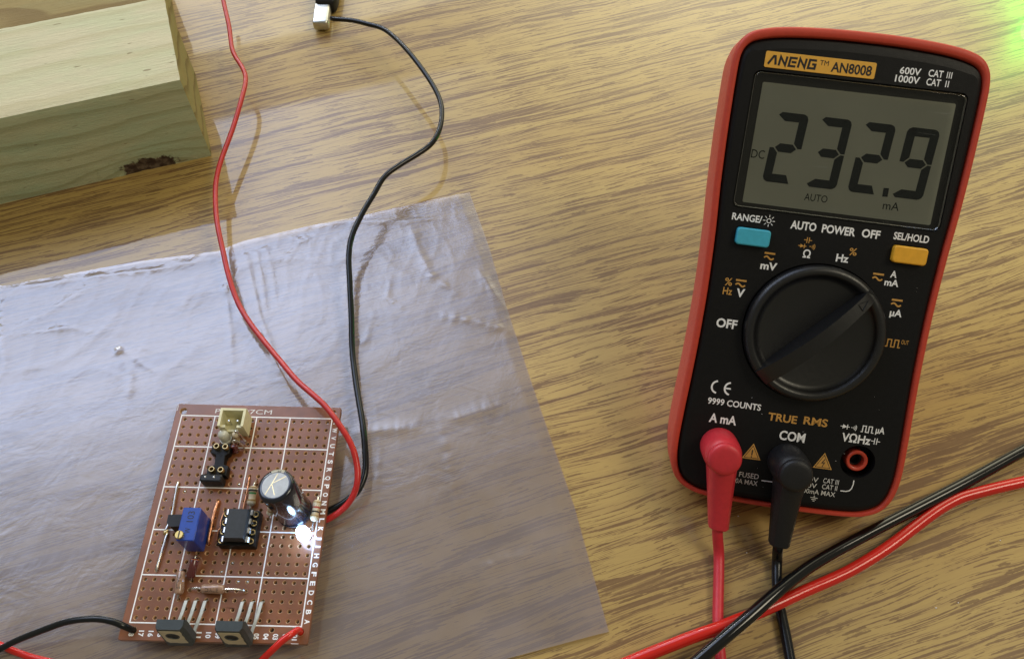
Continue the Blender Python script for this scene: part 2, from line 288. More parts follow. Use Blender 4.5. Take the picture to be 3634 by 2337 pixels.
# ------------------------------------------------------------ object helpers
def finish(me, mat, angle):
    for mm in (mat if isinstance(mat, (list, tuple)) else [mat]): me.materials.append(mm)
    if angle:
        for p in me.polygons: p.use_smooth = True
        me.set_sharp_from_angle(angle=math.radians(angle))
def link(name, me, parent=None, mw=None):
    o = bpy.data.objects.new(name, me); C.objects.link(o)
    if parent: o.parent = parent
    return o
def tag(o, label=None, cat=None, group=None, kind=None):
    if label: o['label'] = label
    if cat: o['category'] = cat
    if group: o['group'] = group
    if kind: o['kind'] = kind
    return o
def thing(name, label, cat, loc=(0, 0, 0), rot=None, group=None):
    o = bpy.data.objects.new(name, None); C.objects.link(o); o.empty_display_size = 0.01
    mm = (rot.to_4x4() if rot is not None else Matrix.Identity(4)); mm.translation = Vector(loc) * S
    o.matrix_world = mm
    return tag(o, label, cat, group)
class G:
    """collects shapes in millimetres; build() links them as one mesh"""
    def __init__(s): s.v = []; s.f = []; s.m = []
    def add(s, vs, fs, mi=0):
        b = len(s.v); s.v += [Vector(x) for x in vs]; s.f += [tuple(i + b for i in f) for f in fs]; s.m += [mi] * len(fs); return s
    def box(s, x0, x1, y0, y1, z0, z1, mi=0, ch=0.0):
        if ch <= 0:
            vs = [(x, y, z) for z in (z0, z1) for x, y in ((x0, y0), (x1, y0), (x1, y1), (x0, y1))]
            return s.add(vs, [(3, 2, 1, 0), (4, 5, 6, 7), (0, 1, 5, 4), (1, 2, 6, 5), (2, 3, 7, 6), (3, 0, 4, 7)], mi)
        lv = [(z0, ch), (z0 + ch, 0), (z1 - ch, 0), (z1, ch)]; vs = []
        for z, c in lv:
            cc = ch
            X0, X1, Y0, Y1 = x0 + c, x1 - c, y0 + c, y1 - c
            vs += [(X0 + cc, Y0, z), (X1 - cc, Y0, z), (X1, Y0 + cc, z), (X1, Y1 - cc, z), (X1 - cc, Y1, z), (X0 + cc, Y1, z), (X0, Y1 - cc, z), (X0, Y0 + cc, z)]
        fs = [tuple(range(7, -1, -1)), tuple(range(24, 32))]
        for k in range(3):
            for i in range(8): fs.append((k * 8 + i, k * 8 + (i + 1) % 8, k * 8 + 8 + (i + 1) % 8, k * 8 + 8 + i))
        return s.add(vs, fs, mi)
    def loops(s, loops, mi=0, cap0=True, cap1=True, closed=True):
        n = len(loops[0]); vs = [p for l in loops for p in l]; fs = []
        if cap0: fs.append(tuple(range(n - 1, -1, -1)))
        if cap1: fs.append(tuple((len(loops) - 1) * n + i for i in range(n)))
        for k in range(len(loops) - 1):
            for i in range(n if closed else n - 1): fs.append((k * n + i, k * n + (i + 1) % n, (k + 1) * n + (i + 1) % n, (k + 1) * n + i))
        return s.add(vs, fs, mi)
    def lathe(s, prof, a=(0, 0, 0), b=(0, 0, 1), seg=24, mi=0, cap0=True, cap1=True):
        """prof: (radius, distance along a->b)"""
        a = Vector(a); d = (Vector(b) - a).normalized(); x = d.orthogonal().normalized(); y = d.cross(x)
        return s.loops([[a + d * t + (x * math.cos(2 * math.pi * i / seg) + y * math.sin(2 * math.pi * i / seg)) * max(r, 1e-4) for i in range(seg)] for r, t in prof], mi, cap0, cap1)
    def tube(s, pts, r, seg=14, step=None, mi=0, wob=0.0):
        pts = [Vector(p) for p in pts]
        if len(pts) > 2:
            e = [pts[0] * 2 - pts[1]] + pts + [pts[-1] * 2 - pts[-2]]; out = []
            k = 8
            for i in range(1, len(e) - 2):
                p0, p1, p2, p3 = e[i - 1:i + 3]
                for j in range(k):
                    t = j / k; out.append(0.5 * ((2 * p1) + (p2 - p0) * t + (2 * p0 - 5 * p1 + 4 * p2 - p3) * t * t + (3 * p1 - p0 - 3 * p2 + p3) * t ** 3))
            out.append(pts[-1]); 
            for _ in range(2): out = [out[0]] + [(out[i - 1] + out[i] * 2 + out[i + 1]) / 4 for i in range(1, len(out) - 1)] + [out[-1]]
            pts = out
        d = (pts[1] - pts[0]).normalized(); x = d.orthogonal().normalized(); lo = []
        for i, p in enumerate(pts):
            d = (pts[min(i + 1, len(pts) - 1)] - pts[max(i - 1, 0)]).normalized(); x = (x - d * x.dot(d)).normalized(); y = d.cross(x)
            rr = r[0] + (r[1] - r[0]) * i / (len(pts) - 1) if isinstance(r, tuple) else r
            if wob: rr *= 1 + wob * noise.noise(p * 0.6)
            lo.append([p + (x * math.cos(2 * math.pi * k / seg) + y * math.sin(2 * math.pi * k / seg)) * rr for k in range(seg)])
        return s.loops(lo, mi)
    def ball(s, c, r, seg=16, mi=0):
        rx = r if isinstance(r, tuple) else (r, r, r); lo = []
        for j in range(1, 8):
            a = math.pi * j / 8 - math.pi / 2
            lo.append([(c[0] + rx[0] * math.cos(a) * math.cos(2 * math.pi * i / seg), c[1] + rx[1] * math.cos(a) * math.sin(2 * math.pi * i / seg), c[2] + rx[2] * math.sin(a)) for i in range(seg)])
        return s.loops(lo, mi)
    def mesh(s, me, mi=0, off=(0, 0, 0)):
        o = Vector(off); return s.add([v.co / S + o for v in me.vertices], [tuple(p.vertices) for p in me.polygons], mi)
    def xf(s, fn): s.v = [fn(p) for p in s.v]; return s
    def build(s, name, mat, parent=None, angle=35, world=False):
        inv = parent.matrix_world.inverted() if (parent and world) else None
        if inv is not None and parent.parent: pass
        vs = [(inv @ (p * S)) if inv is not None else p * S for p in s.v]
        org = Vector((0, 0, 0))
        if parent is None:
            lo = [min(p[i] for p in vs) for i in range(3)]; hi = [max(p[i] for p in vs) for i in range(3)]
            org = Vector(((lo[0] + hi[0]) / 2, (lo[1] + hi[1]) / 2, lo[2])); vs = [p - org for p in vs]
        me = bpy.data.meshes.new(name); me.from_pydata([tuple(p) for p in vs], [], s.f); 
        if any(s.m): me.polygons.foreach_set('material_index', s.m)
        finish(me, mat, angle); me.update()
        o = link(name, me, parent); o.location = org; return o
dg = None
def curve_mesh(cu):
    o = bpy.data.objects.new('tmp', cu); C.objects.link(o)
    bpy.context.view_layer.update()
    me = bpy.data.meshes.new_from_object(o.evaluated_get(bpy.context.evaluated_depsgraph_get()))
    bpy.data.objects.remove(o); bpy.data.curves.remove(cu); return me
def plate(outer, holes, z0, z1, bevel=0.0, res=2):
    """a flat plate with holes, outlines in mm -> (verts, faces) in mm"""
    cu = bpy.data.curves.new('tmp', 'CURVE'); cu.dimensions = '2D'; cu.fill_mode = 'BOTH' if z1 > z0 else 'FRONT'
    for lp in [outer] + list(holes):
        sp = cu.splines.new('POLY'); sp.points.add(len(lp) - 1)
        for i, q in enumerate(lp): sp.points[i].co = (q[0], q[1], 0, 1)
        sp.use_cyclic_u = True
    t = (z1 - z0) / 2; cu.extrude = max(0, t - bevel); cu.bevel_depth = bevel; cu.bevel_resolution = res
    if bevel: cu.offset = -bevel
    me = curve_mesh(cu)
    vs = [(v.co.x, v.co.y, v.co.z + (z0 + z1) / 2) for v in me.vertices]; fs = [tuple(p.vertices) for p in me.polygons]
    bpy.data.meshes.remove(me); return vs, fs
def rrect(x0, x1, y0, y1, r, n=5):
    out = []
    for cx_, cy_, a0 in ((x1 - r, y1 - r, 0), (x0 + r, y1 - r, 90), (x0 + r, y0 + r, 180), (x1 - r, y0 + r, 270)):
        for i in range(n + 1):
            a = math.radians(a0 + 90 * i / n); out.append((cx_ + r * math.cos(a), cy_ + r * math.sin(a)))
    return out
def circ(x, y, r, n=32): return [(x + r * math.cos(2 * math.pi * i / n), y + r * math.sin(2 * math.pi * i / n)) for i in range(n)]
_tc = {}
def glyphs(txt, bold):
    cu = bpy.data.curves.new('tmp', 'FONT'); cu.body = txt; cu.size = 10; cu.resolution_u = 3; cu.offset = bold
    me = curve_mesh(cu); vs = [(v.co.x, v.co.y) for v in me.vertices]; fs = [tuple(p.vertices) for p in me.polygons]; bpy.data.meshes.remove(me); return vs, fs
CAP = None
def text(g, txt, x, y, w, h, z=0.04, bold=0.12, rot=0.0, slant=0.0, mi=0):
    global CAP
    if CAP is None: CAP = max(v[1] for v in glyphs('H', 0)[0])
    vs, fs = glyphs(txt, bold)
    if not vs: return
    x0 = min(v[0] for v in vs); x1 = max(v[0] for v in vs); sx = w / (x1 - x0); sy = h / CAP
    ca, sa = math.cos(rot), math.sin(rot); out = []
    for a, b in vs:
        a = (a - x0) * sx; b = b * sy; a += b * slant
        out.append((x + ca * a - sa * b, y + sa * a + ca * b, z))
    g.add(out, fs, mi)
def stroke(g, pts, w, z=0.04, mi=0, closed=False):
    """a printed line of width w"""
    pts = [Vector((p[0], p[1])) for p in pts]; n = len(pts); vs = []; fs = []
    for i, p in enumerate(pts):
        a = pts[(i - 1) % n] if (i or closed) else p; b = pts[(i + 1) % n] if (i < n - 1 or closed) else p
        d1 = (p - a).normalized() if a != p else (b - p).normalized(); d2 = (b - p).normalized() if b != p else d1
        nn = Vector((-(d1 + d2).y, (d1 + d2).x)); nn = nn.normalized() if nn.length > 1e-6 else Vector((-d1.y, d1.x))
        k = w / 2 / max(0.4, nn.dot(Vector((-d1.y, d1.x))))
        vs += [(*(p + nn * k), z), (*(p - nn * k), z)]
    for i in range(n - (0 if closed else 1)):
        j = (i + 1) % n; fs.append((2 * i, 2 * i + 1, 2 * j + 1, 2 * j))
    g.add(vs, fs, mi)

# ------------------------------------------------------------ the table
g = G(); n = 2
tb = [room(u, v, 0) for u, v in ((-900, -500), (1100, -500), (1100, 900), (-900, 900))]
g.add([*[p + Vector((0, 0, -22)) for p in tb], *tb], [(3, 2, 1, 0), (4, 5, 6, 7), (0, 1, 5, 4), (1, 2, 6, 5), (2, 3, 7, 6), (3, 0, 4, 7)])
t = bpy.data.meshes.new('table_top'); t.from_pydata([tuple(p * S) for p in g.v], [], g.f); finish(t, M['oak'], 0)
tag(link('table_top', t), 'oak grain laminate table top under everything', None, None, 'structure')

# ------------------------------------------------------------ timber
U = Vector((math.cos(GR), math.sin(GR), 0)); V = Vector((-math.sin(GR), math.cos(GR), 0)); Z = Vector((0, 0, 1))
fr = Vector((-115.5, 227.2, 0))         # lower front right corner
RZ = Matrix.Rotation(GR, 3, 'Z')
def timber(name, label, origin, length, width, height, m_top, m_front, m_end, rough_edge=True, seed=0):
    th = thing(name, label, 'timber', origin, RZ)
    nx, ny, nz = 150, 22, 20
    def surf(fn, na, nb, flip=False):
        vs = [fn(i / na, j / nb) for j in range(nb + 1) for i in range(na + 1)]; fs = []
        for j in range(nb):
            for i in range(na):
                q = (j * (na + 1) + i, j * (na + 1) + i + 1, (j + 1) * (na + 1) + i + 1, (j + 1) * (na + 1) + i); fs.append(q[::-1] if flip else q)
        return vs, fs
    def warp(x, y, z):
        # worn arrises and a slightly uneven saw cut
        p = Vector((x, y, z)); q = Vector((x * 0.12 + seed, y * 0.2, z * 0.2))
        if z > height - 1e-3 and y < 1e-3: k = 0.7 + 0.6 * noise.noise(Vector((x * 0.25, 3, seed))) + 0.35 * noise.noise(Vector((x * 0.9, 7, seed))); p.z -= 0.35 * k; p.y += 0.45 * k
        elif z > height - 1e-3 and y > width - 1e-3: k = 0.8 + 0.7 * noise.noise(Vector((x * 0.22, 13, seed))); p.z -= 0.3 * k
        if x > -1e-3: p.x += 0.12 * noise.noise(Vector((0, y * 0.5, z * 0.5 + seed))) - (0.3 if (z > height - 1e-3 or y < 1e-3) else 0)
        if y < 1e-3 and z < height - 1:
            p.y += 0.12 * noise.noise(q)
            if rough_edge:
                d = math.hypot((x + 24) / 10.0, (z - 3.0) / 4.6)
                if d < 1.3: p.y += 0.9 * max(0, 1.1 - d) * (0.8 + 0.6 * noise.noise(Vector((x * 0.3, z * 0.3, 5))))
                d = math.hypot((x + 59) / 3.6, (z - 22 - (x + 59) * 0.12) / 0.9)
                if d < 1: p.y += 1.1 * (1 - d)
        if z > height - 1e-3: p.z += 0.10 * noise.noise(Vector((x * 0.1, y * 0.3, seed + 2)))
        return p
    top = surf(lambda a, b: warp(-length * (1 - a), width * b, height), nx, ny)
    frt = surf(lambda a, b: warp(-length * (1 - a), 0, height * b), nx, nz)
    end = surf(lambda a, b: warp(0, width * a, height * b), ny, nz)
    rear = surf(lambda a, b: warp(-length * (1 - a), width, height * b), nx, nz, True)
    G().add(*top).build('top_face', m_top, th, 60)
    G().add(*frt).build('front_face', m_front, th, 60)
    G().add(*end).build('sawn_end', m_end, th, 60)
    G().add(*rear).add([(-length, 0, 0), (-length, width, 0), (-length, width, height), (-length, 0, height)], [(0, 3, 2, 1)]).build('back_face', m_front, th, 60)
    return th
bl = timber('timber_block', 'pale cut timber block with green tinted front face and dark knot at its lower edge', fr, 190, 47, 37.2, M['timber'], M['timber_side'], M['timber_end'])
timber('timber_board', 'olive brown timber board with shade in its colour lying behind the pale timber block', fr + V * 48.2 + U * (-3.5), 190, 60, 34.0, M['timber_back'], M['timber_back'], M['timber_end'], False, 5)

# ------------------------------------------------------------ clear film bag
def seg_d(p, a, b):
    ab = b - a; t_ = max(0, min(1, (p - a).dot(ab) / ab.length_squared)); return (p - (a + ab * t_)).length, t_
folds = []   # (polyline px, height mm, width mm)
for pl, hh, ww in [
    ([(-50, 1040), (300, 990), (550, 960), (780, 915)], 0.9, 2.2), ([(780, 915), (800, 1000), (815, 1150), (838, 1380)], 0.9, 1.6),
    ([(868, 880), (890, 980), (925, 1130), (985, 1290), (1040, 1400)], 1.1, 1.8), ([(905, 860), (930, 990), (950, 1130)], 0.8, 1.2), ([(935, 850), (965, 960), (985, 1100)], 0.6, 1.2),
    ([(880, 860), (1000, 820), (1230, 790), (1450, 790), (1690, 760)], 1.0, 2.6), ([(1000, 835), (1080, 860), (1120, 825)], 0.8, 2.0),
    ([(1440, 760), (1490, 900), (1530, 980), (1640, 1060)], 1.0, 3.0), ([(1390, 960), (1375, 1060), (1440, 1100)], 0.7, 2.0),
    ([(1560, 1120), (1680, 1140), (1830, 1180)], 1.0, 3.5), ([(1690, 950), (1790, 1090), (1810, 1180)], 0.8, 2.5),
    ([(1270, 1230), (1300, 1210), (1330, 1100)], 0.5, 1.5), ([(1270, 1240), (1290, 1500), (1330, 1800)], 0.4, 1.0), ([(1330, 1400), (1350, 1600), (1330, 1800)], 0.35, 1.0),
    ([(-20, 1200), (250, 1165), (330, 1180)], 0.6, 1.5), ([(410, 1235), (470, 1330), (460, 1420)], 0.9, 1.8), ([(430, 1240), (560, 1330)], 0.6, 1.6),
    ([(1240, 1540), (1500, 1515)], 0.9, 4.0), ([(1570, 1500), (1800, 1430)], 0.7, 4.0), ([(1550, 1420), (1590, 1620), (1640, 1900)], 0.35, 2.2),
    ([(1690, 2040), (1780, 1990), (2000, 1950)], 0.7, 4.5), ([(1560, 2200), (1690, 2070)], 0.5, 3.5), ([(1980, 1930), (1990, 2020)], 0.4, 1.5),
    ([(15, 1050), (10, 1200), (30, 1310)], 0.9, 1.6), ([(1740, 2330), (1900, 2260)], 0.5, 2)]:
    folds.append(([at(*q).xy for q in pl], hh, ww))
TL, TR, BR, BL = at(-260, 1050, 1).xy, at(1688, 690, 1).xy, at(2162, 2240, 1).xy, at(-260, 2880, 1).xy
topedge = [at(*q, 1).xy for q in [(-260, 1050), (0, 1012), (234, 974), (497, 927), (777, 892), (865, 857), (1099, 805), (1297, 767), (1500, 722), (1677, 684)]]
rightedge = [at(*q, 1).xy for q in [(1677, 684), (1747, 881), (1805, 1085), (1900, 1377), (2043, 1796), (2162, 2238)]]
def along(pl, t_):
    ls = [(pl[i + 1] - pl[i]).length for i in range(len(pl) - 1)]; d = t_ * sum(ls)
    for i, l in enumerate(ls):
        if d <= l or i == len(ls) - 1: return pl[i].lerp(pl[i + 1], d / l)
        d -= l
nx, ny = 300, 250; vs = []; cr = []
cen = at(700, 1000).xy
for j in range(ny + 1):
    b = j / ny
    for i in range(nx + 1):
        a = i / nx
        base = TL.lerp(TR, a).lerp(BL.lerp(BR, a), b)
        p = base + (along(topedge, a) - TL.lerp(TR, a)) * (1 - b) + (along(rightedge, b) - TR.lerp(BR, b)) * a
        q = Vector((p.x, p.y, 0))
        top = max(0.0, 1 - b / 0.42)
        z = 0.55 + 0.35 * noise.noise(q * 0.022) + (0.03 + 0.10 * top) * noise.noise(q * 0.075 + Vector((3, 1, 0))) + (0.003 + 0.03 * top) * noise.noise(q * 0.22 + Vector((8, 1, 0)))
        for pl, hh, ww in folds:
            dm = 99; tt = 0; nk = len(pl) - 1
            for k in range(nk):
                d, _t = seg_d(p, pl[k], pl[k + 1])
                if d < dm: dm = d; tt = (k + _t) / nk
            ww2 = ww * (0.55 + 0.35 * noise.noise(Vector((tt * 9, hh * 7, ww))))
            if dm < ww2 * 3: z += 0.40 * hh * (0.62 + 0.6 * noise.noise(Vector((tt * 14, ww * 5, 2)))) * math.sin(math.pi * min(1, max(0, tt))) ** 0.6 * math.exp(-abs(dm / ww2) ** 1.5)
        rg = 1 - abs(noise.noise(q * 0.045 + Vector((2, 9, 4)))) * 2; rg2 = 1 - abs(noise.noise(Vector((p.x * 0.14, p.y * 0.05, 1)))) * 2
        z += (0.02 + 0.15 * top) * max(0, rg) ** 3 + 0.10 * top * max(0, rg2) ** 4
        d = (p - at(425, 1245).xy).length; z += 0.5 * math.exp(-(d / 1.1) ** 2)
        edge = min(a, 1 - a) * 260 if True else 0; e2 = min(1 - a, b) 
        z = max(0.12, z); z = 0.12 + (z - 0.12) * min(1, (1 - a) * 40 + 0.15)
        vs.append((p.x * S, p.y * S, z * S)); cr.append(min(1.0, 0.9 * max(0, 1 - b / 0.55) ** 1.3 + 0.02))
fs = [(j * (nx + 1) + i, (j + 1) * (nx + 1) + i, (j + 1) * (nx + 1) + i + 1, j * (nx + 1) + i + 1) for j in range(ny) for i in range(nx)]
me = bpy.data.meshes.new('plastic_bag'); me.from_pydata(vs, [], fs); finish(me, M['film'], 180)
at_ = me.attributes.new('crinkle', 'FLOAT', 'POINT'); at_.data.foreach_set('value', cr); me.update()
tag(link('plastic_bag', me), 'clear crinkled plastic bag lying flat on the table under the circuit board', 'plastic bag')

# ------------------------------------------------------------ circuit board
BX, BY, BA, BZ = -99.861, 113.605, -0.009679, 8.0
bt = thing('circuit_board', 'brown perforated prototype board with soldered parts and a glowing white light', 'circuit board', (BX, BY, BZ), Matrix.Rotation(BA, 3, 'Z'))
def brd(x, y, z=0): return bt.matrix_world @ (Vector((x, y, z)) * S) / S
P_ = 2.54
rows = [-(j + 0.5) * P_ for j in range(24)]; cols = [(i + 0.5) * P_ for i in range(18)]
holes = [circ(x + random.uniform(-.04, .04), y + random.uniform(-.04, .04), 0.50, 10) for x in cols for y in rows]
out = rrect(-2.1, 48.0, -65.5, 3.9, 0.5, 2)
holes += [circ(0.2, 1.4, 1.05, 18), circ(45.7, 1.9, 1.05, 18), circ(1.3, -63.0, 1.0, 16), circ(45.6, -62.3, 1.0, 16), circ(38.0, -62.0, 0.62, 12)]
vs, fs = plate(out, holes, -1.6, 0, 0.13, 0)
g = G().add(vs, fs)
def fnorm(f):
    a, b_, c_ = (Vector(g.v[i]) for i in f[:3]); return (b_ - a).cross(c_ - a).normalized()
for k, f in enumerate(g.f):
    ctr = sum((g.v[i] for i in f), Vector()) / len(f)
    if abs(fnorm(f).z) < 0.95 and -1.7 < ctr.x < 47.5 and -65.1 < ctr.y < 3.5: g.m[k] = 1
g.build('board', [M['board'], M['hole']], bt, 0)
g = G(); GW, GH = 18 * P_, 24 * P_
for x in (0, 4 * P_, 9 * P_, 13 * P_, GW): stroke(g, [(x, 0.13), (x, -GH - 0.13)], 0.34, 0.03)
for y in (0, 4 * P_, 9 * P_, 14 * P_, 19 * P_, GH): stroke(g, [(0, -y), (GW, -y)], 0.34, 0.034)
stroke(g, [(43.6, -65.35), (45.6, -65.35)], 0.14, 0.034); stroke(g, [(-1.75, 3.5), (-1.75, 1.6)], 0.14, 0.034)
g.build('grid_lines', M['ink'], bt, 0)
g = G()
for k, ch in enumerate('ABCDEFGHIJKLMNOPQRSTUVWX'):
    wv = {'I': 0.55, 'M': 1.5, 'W': 1.6}.get(ch, 1.25)
    text(g, ch, 46.35, -(23.5 - k) * P_ + wv / 2, wv, 1.3, 0.03, 0.35, -math.pi / 2)
for k in range(18):
    text(g, '%02d' % (18 - k), 0.65 + k * P_ - 0.12, -62.95, 1.55, 1.25, 0.03, 0.35, -math.pi / 2)
g.build('edge_lettering', M['ink'], bt, 0)
g = G(); text(g, 'PCB 5*7CM', 9.9, 1.0, 17.2, 1.45, 0.03, -0.02); g.build('size_lettering', M['ink_grey'], bt, 0)
g = G()
for x, y in [(cols[i], rows[j]) for i in range(18) for j in range(24) if random.random() < 0.12] + [(2, -4), (44, -4), (2, -58), (44, -58)]:
    g.lathe([(0.28, 0), (0.28, 3.2), (0.16, 3.9)], (x, y, -1.5), (x, y, -6), 7)
tag(g.build('lead_ends', M['tin'], bt), kind='stuff')

def subpart(par, name, gg, mat, angle=35): return gg.build(name, mat, par, angle)
def resistor(label, a, b, ra, bands, body, ends, lead_pts, dogbone=True, blen=None):
    """axial resistor; a, b ends of its body"""
    a, b = Vector(a), Vector(b); Ln = (b - a).length
    k = 1.0 if dogbone else 0.9
    pr = [(0.25 * ra, 0), (0.75 * ra, 0.05 * Ln), (ra * k, 0.13 * Ln), (ra * k, 0.24 * Ln), (ra * 0.84, 0.32 * Ln), (ra * 0.84, 0.68 * Ln), (ra * k, 0.76 * Ln), (ra * k, 0.87 * Ln), (0.75 * ra, 0.95 * Ln), (0.25 * ra, Ln)]
    if not dogbone: pr = [(0.3 * ra, 0), (0.8 * ra, 0.03 * Ln), (ra, 0.10 * Ln), (ra, 0.90 * Ln), (0.8 * ra, 0.97 * Ln), (0.3 * ra, Ln)]
    o = G().lathe(pr, a, b, 20).build('resistor', body, bt); o['label'] = label
    for f, w_, mt in bands:
        rb = ra * 0.84 if (dogbone and 0.3 < f < 0.7) else ra * k
        subpart(o, 'colour_band', G().lathe([(rb, Ln * f - w_ / 2), (rb + 0.03, Ln * f - w_ / 2), (rb + 0.03, Ln * f + w_ / 2), (rb, Ln * f + w_ / 2)], a, b, 20), mt)
    for lp in lead_pts: subpart(o, 'lead', G().tube(lp, 0.28, 8), ends)
    return o
# cream connector
g = G(); x0, x1, y0, y1, zt = 14.0, 21.6, -6.4, -0.6, 7.0; wth = 0.75
g.box(x0, x1, y0, y1, 0, 1.6); g.box(x0, x1, y1 - wth, y1, 1.6, zt); g.box(x0, x0 + wth, y0 + 0.01, y1 - wth, 1.6, zt); g.box(x1 - wth, x1, y0 + 0.01, y1 - wth, 1.6, zt)
g.box(x0 + wth, x0 + 2.0, y0, y0 + wth, 1.6, 6.0); g.box(x1 - 2.2, x1 - wth, y0, y0 + wth, 1.6, 6.0); g.box(x0 + 2.0, x1 - 2.2, y0 + .02, y0 + wth, 1.6, 3.0)
cn = g.build('connector_housing', M['cream'], bt, 20)
for x in (16.3, 18.9): subpart(cn, 'pin', G().box(x - .32, x + .32, -3.9, -3.26, 1.6, 4.8, ch=0.12), M['tin'])
# milky light
g = G().lathe([(1.6, 0), (1.85, 0.1), (1.85, 0.9), (1.55, 1.0), (1.55, 3.0), (1.42, 3.7), (1.1, 4.2), (0.6, 4.5), (0.1, 4.6)], (15.5, -8.0, 0.6), (15.0, -7.6, 5.0), 24)
o = g.build('indicator_light', M['milky'], bt, 50); o['label'] = 'unlit milky white round indicator light beside the cream connector'
resistor('small beige resistor standing upright beside the cream connector', (18.8, -8.7, 1.2), (19.3, -8.0, 5.6), 1.0, [(0.35, .35, M['b_gold']), (0.5, .35, M['b_gold']), (0.66, .35, M['b_gold'])], M['beige'], M['tin'], [[(19.3, -8.0, 5.4), (19.5, -8.0, 6.6), (20.1, -8.1, 6.7), (21.0, -8.5, 4), (21.5, -8.7, -.5)], [(18.8, -8.7, 1.5), (18.75, -8.8, -.6)]])
resistor('small dark brown resistor standing upright below the cream connector', (19.0, -11.8, 0.6), (18.8, -10.6, 3.3), 1.05, [], M['wine'], M['tin'], [[(18.8, -10.6, 3.2), (18.6, -10.2, 4.2), (19.4, -9.8, 4.4), (20.8, -10.2, 2.2), (21.4, -10.8, -.5)]])
# H shaped socket
g = G()
v_, f_ = plate([(12.4, -10.3), (12.4, -13.3), (14.0, -13.9), (14.2, -17.0), (12.5, -17.4), (12.5, -20.3), (18.4, -20.3), (18.4, -17.2), (17.0, -16.8), (16.9, -14.0), (17.9, -13.2), (17.9, -10.3)][::-1], [], 0.3, 3.0, 0.25, 1); g.add(v_, f_)
sk = g.build('pin_socket', M['black'], bt, 30); sk['label'] = 'black H shaped two row pin socket'
for x, y in ((14.1, -11.6), (16.7, -11.7), (14.2, -18.8), (16.8, -18.9)):
    subpart(sk, 'contact', G().lathe([(0.45, 0.0), (0.45, 1.6), (0.62, 2.15), (0.78, 2.15), (0.9, 1.9), (0.9, 0)], (x, y, 2.2), (x, y, 5), 20, cap1=False), M['gold'])
g = G().box(11.4, 17.7, -22.6, -20.4, 0, 4.4, ch=0.35)
hd = g.build('pin_header', M['rubber'], bt, 30)
for x in (12.9, 15.4): subpart(hd, 'pin', G().ball((x, -21.3, 4.35), (0.33, 0.33, 0.2), 10), M['tin'])
# bare jumper wires
for lab, pts, r_, mt in [('bare tinned jumper wire near the left edge, upper one', [(4.0, -21.3, -.8), (4.05, -21.7, .5), (4.2, -24.7, .8), (4.5, -30.5, .6), (4.3, -33.2, .5), (3.9, -36.0, .6), (4.0, -37.0, -.6)], 0.33, M['tin']),
    ('bare tinned jumper wire near the left edge, lower one', [(4.6, -36.6, -.6), (4.5, -37.2, .6), (4.3, -41.5, .8), (3.9, -46.8, .5), (3.8, -47.5, -.8)], 0.34, M['tin']),
    ('thick twisted copper jumper between the blue trimmer and the chip', [(16.8, -26.8, -.8), (16.8, -27.3, .5), (16.6, -30, 1.0), (16.5, -34, 1.0), (16.45, -38.6, .6), (16.4, -39.3, -.8)], 0.52, M['copper']),
    ('thin copper jumper above the chip', [(24.2, -19.2, -.8), (24.25, -19.7, .4), (24.5, -23.7, .7), (24.4, -29, .7), (24.4, -31, .4)], 0.24, M['copper']),
    ('kinked copper jumper along the left side of the chip socket', [(20.3, -29.4, -.5), (19.6, -29.8, .5), (19.0, -31, .6), (18.8, -33.2, .8), (19.1, -35.0, .7), (18.7, -36.0, .8), (18.7, -38.5, .3)], 0.26, M['copper'])]:
    g = G().tube(pts, r_, 10, wob=0.25); o = g.build('jumper_wire', mt, bt, 60); o['label'] = lab
o = G().ball((3.95, -36.4, .35), (.8, .9, .55), 14).build('solder_blob', M['gold'], bt, 60)
# small black transistor beside the trimmer
g = G(); prof = [(5.4 + 4.4 * 0, -32.9)]
lp = [(5.4, -33.0), (9.6, -32.8), (9.6, -36.2), (6.6, -36.4), (5.5, -35.4)]
g.loops([[(x, y, z) for x, y in lp] for z in (0.9, 5.2)]); g.build('transistor', M['rubber'], bt, 30)['label'] = 'small black transistor half hidden behind the blue trimmer'
# blue trimmer
g = G().box(10.9, 15.75, -41.6, -32.3, 0.1, 9.6, ch=0.22); tr = g.build('trimmer', M['trim_blue'], bt, 30); tr['label'] = 'tall blue multiturn trimmer with brass screw'
g = G(); text(g, '103', 14.35, -36.4, 3.0, 1.75, 9.64, 0.0, math.pi / 2); text(g, 'W', 14.2, -39.6, 1.5, 1.5, 9.64, 0.0, math.pi / 2); subpart(tr, 'lettering', g, M['ink_black'], 0)
sc_ = G().lathe([(1.15, 0), (1.15, 0.8), (1.02, 0.95)], (11.7, -40.2, 9.5), (11.7, -40.2, 12), 24)
so = subpart(tr, 'adjusting_screw', sc_, M['brass'])
g = G().box(11.53, 11.87, -41.2, -39.2, 10.3, 10.47); g.xf(lambda p: p); subpart(tr, 'screw_slot', g, M['ink_black'], 0)
